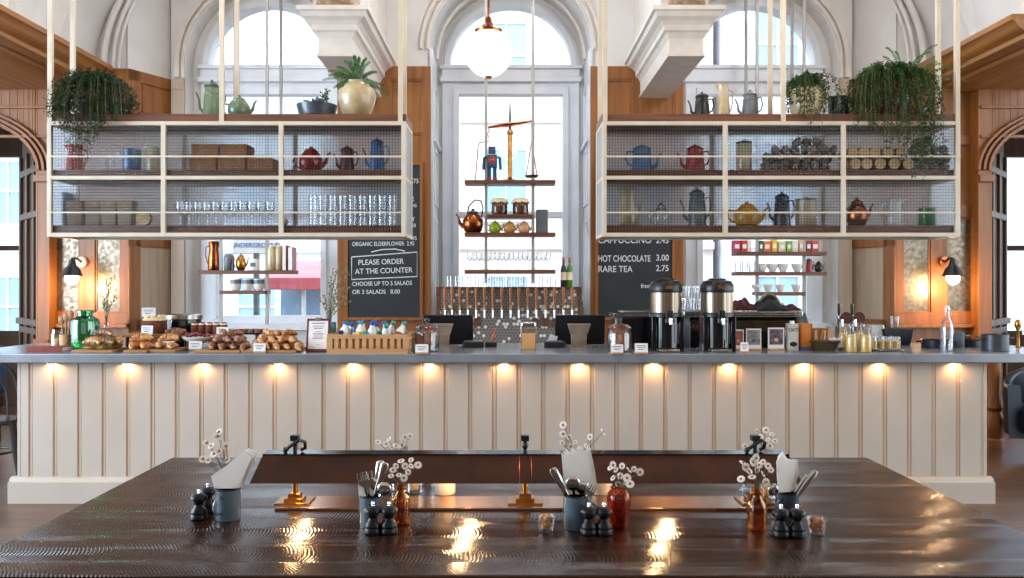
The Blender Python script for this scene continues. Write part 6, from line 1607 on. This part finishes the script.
t = thing('book', 'tall tan hardback book beside the red one on the left window shelf', 'book', (X(286, yL), yL, zs(270.5, yL)), 0); obj('cover', MB().bb(-.02, .02, -.07, .09, 0, .26), M['card'], t, bevel=.003); obj('pages', MB().bb(-.016, .016, -.072, .088, .004, .256), M['paper'], t)
t = thing('book', 'tall red hardback book at the right end of the left window shelf', 'book', (X(292, yL), yL, zs(270.5, yL))); obj('cover', MB().bb(-.024, .024, -.07, .09, 0, .24), M['red'], t, bevel=.003); obj('pages', MB().bb(-.019, .019, -.072, .088, .004, .236), M['paper'], t)
for i, p_ in enumerate((236, 248, 259)):
    t = thing('stoneware_bowl', 'cream stoneware bowl on the lower board of the left window shelf, %s' % ('left', 'middle', 'right')[i], 'bowl', (X(p_, yL), yL, zs(290.5, yL))); obj('body', MB().lathe([(.035, 0), (.05, .03), (.056, .12), (.051, .12), (.044, .03), (.0001, .01)], seg=22), M['porcelain'], t); obj('band', MB().lathe([(.0565, .07), (.0575, .08), (.0575, .10), (.0565, .11)], seg=22), M['greyenamel'], t)
# middle window shelf: scales, robot, jars
kc = yC/828; z1, z2, z3, z4 = (zs(p, yC) for p in (181, 215, 233, 270))
sc_ = thing('balance_scales', 'antique brass balance scales standing on the top board in the middle window', 'scales', (X(510, yC), yC, z1))
obj('base', MB().lathe([(.085, 0), (.085, .008), (.05, .02), (.022, .03), (.016, .05)], seg=24), M['copper'], sc_)
obj('column', MB().lathe([(.024, .04), (.022, .46), (.032, .47), (.032, .49), (.02, .51)], seg=16), M['brass'], sc_)
obj('pointer', MB().tube([(0, 0, .5), (0, 0, .66), (0, 0, .79)], [.013, .010, .004], 8), M['navy'], sc_)
m = MB(); m.tube([(-.215, 0, .535), (0, 0, .575), (.215, 0, .60)], [.010, .016, .010], 8); m.tube([(-.215, 0, .535), (0, 0, .55), (.215, 0, .60)], .008, 6); obj('beam', m, M['copper'], sc_)
m = MB(); m.tube([(.215, 0, .595), (.215, 0, .40)], .004, 6)
for dx in (-.055, .055): m.tube([(.215, 0, .40), (.215+dx, 0, .05)], .005, 6)
obj('pan_chain', m, M['copper'], sc_); obj('pan', MB().lathe([(.001, .03), (.05, .034), (.075, .055), (.072, .058), (.0005, .042)], (.215, 0, 0), 24), M['brass'], sc_)
m = MB(); m.tube([(-.215, 0, .535), (-.205, 0, .50), (-.225, 0, .47), (-.21, 0, .44)], .005, 6); m.tube([(-.21, 0, .40), (-.30, 0, .385), (-.315, 0, .36), (-.345, 0, .01)], .005, 8); m.tube([(-.21, 0, .44), (-.21, 0, .40)], .004, 6); obj('hook_arm', m, M['copper'], sc_)
rb = thing('toy_robot', 'blue tin toy robot with a red chest on the top board in the middle window', 'toy', (X(492, yC-.04), yC-.04, z1))
tr_ = mat('robot_blue', '#2c4f6e', '#24435e', 10, .35, .3)
obj('torso', MB().bb(-.05, .05, -.03, .03, .13, .255), tr_, rb, bevel=.006); obj('head', MB().bb(-.036, .036, -.028, .028, .265, .335), tr_, rb, bevel=.008)
obj('neck', MB().cyl((0, 0, .26), .018, .014, 14), M['steel'], rb)
for s in (-1, 1):
    obj('leg', MB().bb(s*.027-.018, s*.027+.018, -.02, .02, .025, .13), tr_, rb, bevel=.004); obj('foot', MB().bb(s*.028-.022, s*.028+.022, -.04, .02, 0, .026), M['red'], rb, bevel=.004)
    a = MB(); a.tube([(s*.055, 0, .235), (s*.078, 0, .225), (s*.085, 0, .11)], .014, 10); obj('arm', a, tr_, rb); obj('eye', MB().cyl((s*.015, -.03, .31), .007, .006, 10, (PI/2, 0, 0)), M['red'], rb); obj('antenna', MB().cyl((s*.02, 0, .35), .003, .03, 8), M['red'], rb)
m = MB(); m.bb(-.032, .032, -.033, -.029, .17, .235); obj('chest_panel', m, M['red'], rb); m = MB(); 
for dx in (-.015, .015): m.cyl((dx, -.035, .205), .009, .006, 12, (PI/2, 0, 0))
obj('dial', m, M['brass'], rb)
ke = pot('kettle', 'big dark copper kettle with an arched handle at the left of the middle window shelf', 473, yC, z3, 21*kc, 24*kc, M['copper'], 'tea', -1, handle=False, lidm=M['black'])
obj('bail_handle', MB().tube([(-.06, 0, .17), (-.04, 0, .27), (.02, 0, .33), (.08, 0, .32), (.10, 0, .25), (.085, 0, .16)], .007, 8), M['black'], ke)
for i, (p_, w) in enumerate(((499.5, 16), (520.5, 16))):
    r = w/2*kc; t = thing('preserve_jar', 'dark preserve jar with a cloth cover, %s of two in the middle window' % ('left', 'right')[i], 'jar', (X(p_, yC), yC, z2))
    obj('jar', MB().lathe([(r*.95, 0), (r, .008), (r, .125), (r*.9, .14)], seg=24), mat('dark_preserve', '#6a3a20', '#3a1e10', 12, .15, coat=.5) if i == 0 else bpy.data.materials['dark_preserve'], t)
    c = MB(); vs = []; n_ = 28
    pr_ = [(.001, .165), (r*.8, .165), (r*1.0, .155), (r*1.0, .14), (r*1.18, .125)]
    c.lathe(pr_+[(r*1.15, .121)], seg=n_); c.v = [(x, y, z+(.006*math.sin(8*math.atan2(y, x)) if z < .13 else 0)) for x, y, z in c.v]; obj('cloth_cover', c, M['icing'], t)
for i, (p_, m_, l_) in enumerate(((495, mat('lime_glaze', '#b5c832', '#8aa020', 8, .3), 'lime green small teapot'), (509.5, mat('honey_glaze', '#dba262', '#c48a48', 8, .3), 'honey coloured small teapot'), (524, mat('peach_glaze', '#e5b58a', '#d49a6c', 8, .3), 'peach coloured small teapot'))):
    pot('small_teapot', l_+' on the lower board in the middle window', p_, yC, z3, 12*kc, 12.5*kc, m_, 'tea', 1, cat='teapot')
t = thing('tea_caddy', 'grey stone tablet with dark script at the right of the middle window shelf', 'plaque', (X(542, yC), yC, z3)); obj('tablet', MB().bb(-.06, .06, -.012, .012, 0, .235), M['greyenamel'], t, bevel=.012)
m = MB()
for i in range(5): m.bb(-.035, .035-.008*(i % 2), -.0135, -.0122, .06+.03*i, .068+.03*i)
obj('script', m, M['ink'], t)
g1 = None
for zz, y0, n_, a in ((z4, yC, 9, 470), (z4, yC+.08, 9, 474)):
    for i in range(n_):
        p = (X(a+i*9.2, y0), y0, zz)
        if g1 is None: g1 = dup(wg, p, label='clear stemmed glass on the lowest board in the middle window', group='stemmed glasses in the middle window')
        else: dup(g1, p)
g2 = None; zz = .90+.581
for r_ in range(1):
    for i in range(14):
        y0 = 8.40; p = (X(449+i*8.0, y0), y0, zz)
        if g2 is None: g2 = obj('glass_tumbler', hb, M['glass'], loc=p); tag(g2, 'clear tumbler in the row along the top of the tiled tap wall', 'glass', 'tumblers on the tap wall')
        else: dup(g2, p)
for p_, gm, l_, hgt in ((563.5, M['navy'], 'dark wine bottle, left of the pair on the tap wall', .30), (569.5, mat('green_bottle_glass', '#4f8a28', '#3a701c', 4, .12, coat=.6), 'green wine bottle, right of the pair on the tap wall', .30)):
    t = thing('wine_bottle', l_, 'bottle', (X(p_, 8.40), 8.40, zz)); obj('body', MB().lathe([(.028, 0), (.031, .005), (.031, .17), (.025, .20), (.012, .225), (.011, .27), (.013, .275)], seg=22), gm, t)
    obj('label', MB().cyl((0, 0, .11), .0318, .08, 22), M['icing'], t); obj('capsule', MB().lathe([(.0125, .255), (.0135, .26), (.0135, .30), (.0005, .302)], seg=16), M['copper'], t)
# right window shelf
b1, b2, b3 = (zs(p, yL) for p in (252, 272, 292))
pk = [(736, 7, '#b5325a', 'pink patterned packet'), (743.5, 6, '#c83a2a', 'red packet'), (748.5, 4, '#eadfd0', 'white packet'), (760, 4, '#2f6a4a', 'thin green and blue packet'), (766, 7, '#e0702a', 'orange packet'), (773.5, 5, '#efc030', 'yellow packet'), (781, 7, '#d8cf9a', 'pale yellow packet'), (788, 5, '#7fae3a', 'lime green packet'), (794, 6, '#e8dcc0', 'cream packet'), (800, 4, '#e5b48a', 'peach packet'), (807.5, 5, '#8a2c3a', 'dark red packet'), (814, 7, '#b8483a', 'red and blue patterned packet')]
for p_, w, c, l_ in pk:
    h = random.uniform(.11, .135) if p_ > 757 and p_ < 803 else .12
    t = thing('food_packet', l_+' standing on the top board of the right window shelf', 'packet', (X(p_, yL), yL, b1)); obj('body', MB().bb(-w*k8/2+.001, w*k8/2-.001, -.04, .05, 0, h), mat('packet_'+l_.split()[0], c, None, 12, .5), t, bevel=.003); obj('front_label', MB().bb(-w*k8*.3, w*k8*.3, -.043, -.0405, h*.3, h*.65), M['paper'], t)
bowl_m = MB().lathe([(.028, 0), (.030, .006), (.052, .05), (.060, .085), (.057, .086), (.046, .05), (.0001, .012)], seg=24); b0 = None
for p_ in (762, 769.5+3, 783, 797):
    p = (X(p_, yL), yL, b2)
    if b0 is None: b0 = obj('breakfast_bowl', bowl_m, M['porcelain'], loc=p); tag(b0, 'white bowl on the middle board of the right window shelf', 'bowl', 'bowls on the middle board')
    else: dup(b0, p)
b0 = None
for p_ in (753.5+3, 768, 780, 796):
    p = (X(p_, yL), yL, b3)
    if b0 is None: b0 = obj('tea_cup', bowl_m, M['porcelain'], loc=p); tag(b0, 'white cup on the lowest board of the right window shelf', 'cup', 'cups on the lowest board'); b0.scale = (.82, .82, .9)
    else: dup(b0, p)
g3 = None
for i in range(3):
    for r_ in range(2):
        p = (X(738+i*7, yL+r_*.07), yL+r_*.07, b2)
        if g3 is None: g3 = obj('glass_tumbler', hb, M['glass'], loc=p); tag(g3, 'clear tumbler with a gold rim at the left of the middle board, right window', 'glass', 'tumblers in the right window')
        else: dup(g3, p)
pot('small_teapot', 'small red and black teapot at the right of the middle board, right window', 809, yL, b2, 7*k8, 14*k8, M['red'], 'coffee', -1, cat='teapot', lidm=M['black'])
pot('small_teapot', 'black cast teapot at the right end of the middle board, right window', 818.5, yL, b2, 8*k8, 11*k8, M['black'], 'tea', 1, cat='teapot')

# ================================================================== seats at both ends of the counter
ch = thing('bentwood_chair', 'dark bentwood chair with curved arms beyond the left end of the counter', 'chair', (-3.98, 6.35, 0), .5)
obj('seat', MB().lathe([(.20, .44), (.215, .45), (.21, .47), (.19, .475)], seg=28), M['chairwood'], ch)
for sx in (-1, 1):
    for sy in (-1, 1): obj('leg', MB().tube([(sx*.15, sy*.15, .45), (sx*.18, sy*.18, .2), (sx*.21, sy*.21, 0)], [.018, .016, .013], 8), M['chairwood'], ch)
obj('leg_ring', MB().tube([(.165*math.cos(a*PI/12), .165*math.sin(a*PI/12), .22) for a in range(25)], .010, 8), M['chairwood'], ch)
obj('back_hoop', MB().tube([(-.2*math.cos(PI*i/14), .16+.05*math.sin(PI*i/14), .46+.46*math.sin(PI*i/14)**.7) for i in range(15)], .014, 8), M['chairwood'], ch)
obj('inner_hoop', MB().tube([(-.12*math.cos(PI*i/14), .17+.04*math.sin(PI*i/14), .47+.32*math.sin(PI*i/14)**.7) for i in range(15)], .011, 8), M['chairwood'], ch)
for s in (-1, 1): obj('armrest', MB().tube([(s*.2, .17, .70), (s*.27, 0, .70), (s*.24, -.16, .66), (s*.19, -.12, .47)], .013, 8), M['chairwood'], ch)
bl = thing('upholstered_bench', 'blue upholstered bench beyond the bentwood chair at the far left', 'bench', (-5.3, 7.6, 0))
obj('seat', MB().bb(-.8, .5, -.3, .3, .34, .47), M['seat'], bl, bevel=.03); obj('base', MB().bb(-.78, .48, -.27, .28, 0, .34), M['darkoak'], bl, bevel=.01); obj('backrest', MB().bb(-.8, .5, .25, .36, .47, .92), mat('blue_cloth', '#1f4262', '#193650', 9, .8), bl, bevel=.04)
for s, x_ in ((1, 4.62),):
    a = thing('tub_chair', 'dark blue leather tub chair beyond the right end of the counter', 'armchair', (x_+.12, 7.1, 0), -.4)
    obj('seat', MB().lathe([(.30, .22), (.34, .26), (.34, .42), (.30, .46), (.001, .47)], seg=32), M['seat'], a)
    bk = MB()
    for (r0, r1, z0, z1) in ((.34, .42, .2, .78),): bk.M = Matrix.Rotation(PI/2, 4, 'X') @ Matrix.Identity(4)
    q = MB(); vs = []; n_ = 24
    for i in range(n_+1):
        an = -PI*.12+PI*1.24*i/n_; c_, s_ = math.cos(an), math.sin(an); zt = .62+.16*max(0, math.sin(an))
        vs += [(.33*c_, .33*s_, .2), (.42*c_, .42*s_, .2), (.43*c_, .43*s_, zt), (.36*c_, .36*s_, zt)]
    fs = [(b+j, b+(j+1) % 4, b+4+(j+1) % 4, b+4+j) for b in range(0, n_*4, 4) for j in range(4)]+[(0,1,2,3), (n_*4+3, n_*4+2, n_*4+1, n_*4)]
    q.add(vs, fs); obj('backrest', q, M['seat'], a, bevel=.02)
    for k in range(4): obj('leg', MB().tube([(.24*math.cos(k*PI/2+.8), .24*math.sin(k*PI/2+.8), .24), (.28*math.cos(k*PI/2+.8), .28*math.sin(k*PI/2+.8), 0)], [.022, .014], 10), M['darkoak'], a)
    bp = thing('turned_post', 'turned wooden post standing beyond the right end of the counter', 'post', (4.46, 7.6, 0))
    obj('shaft', MB().lathe([(.07, .42), (.05, .5), (.06, .7), (.045, .95), (.07, 1.0), (.07, 1.04)], seg=20), M['oak'], bp); obj('foot', MB().lathe([(.09, 0), (.09, .08), (.07, .1), (.09, .18), (.095, .26), (.06, .34), (.08, .38), (.07, .42)], seg=20), M['oak'], bp)

# ================================================================== which one of a row
ORD = ['leftmost', 'second from the left', 'third from the left', 'fourth from the left', 'fifth from the left', 'sixth from the left', 'seventh from the left', 'eighth from the left', 'ninth from the left', 'tenth from the left', 'eleventh from the left', 'twelfth from the left', 'thirteenth from the left', 'fourteenth from the left', 'fifteenth from the left', 'sixteenth from the left']
def order(group, text_, front=None, layers=None):
    L_ = [o for o in bpy.data.objects if o.get('group') == group and o.parent is None]
    rows = {}
    for o in L_:
        key = (round(o.location.z, 2) if layers else 0, round(o.location.y, 2) if front else 0); rows.setdefault(key, []).append(o)
    zs_ = sorted({k[0] for k in rows}); ys_ = sorted({k[1] for k in rows})
    for (z, y), os_ in rows.items():
        os_.sort(key=lambda o: o.location.x)
        for i, o in enumerate(os_):
            bits = [ORD[i]] if len(os_) > 1 else []
            if layers and len(zs_) > 1: bits.append(layers[zs_.index(z)])
            if front and len(ys_) > 1: bits.append('front' if y == ys_[0] else 'back')
            o['label'] = text_+', '+' '.join(bits)
order('beer taps on the tiled wall', 'wooden handled beer tap on the tiled wall')
order('wooden plaques under the beer taps', 'brown wooden plaque under the beer taps')
order('downlights under the counter edge', 'warm downlight under the counter edge')
order('small red-topped cakes', 'small red-topped cake on the low stand')
order('brownies on the slate tray', 'flat dark brownie on the slate tray')
order('juice shots on the tray', 'orange juice shot on the steel tray', True)
order('tumblers on the espresso machine', 'clear tumbler on the espresso machine', True, ['lower layer', 'upper layer'])
order('stemmed glasses in the left unit', 'stemmed glass in the left unit', True)
order('tumblers in the left unit', 'clear tumbler in the left unit', True, ['lower layer', 'upper layer'])
order('stemmed glasses in the middle window', 'stemmed glass in the middle window', True)
order('tumblers on the tap wall', 'clear tumbler on top of the tap wall')
order('bowls on the middle board', 'white bowl on the middle board, right window')
order('cups on the lowest board', 'white cup on the lowest board, right window')
order('tumblers in the right window', 'gold-rimmed tumbler on the middle board, right window', True)
order('sachets in the basket', 'white sugar sachet in the wicker basket')
order('stirrers in the basket', 'thin wooden stirrer in the wicker basket')
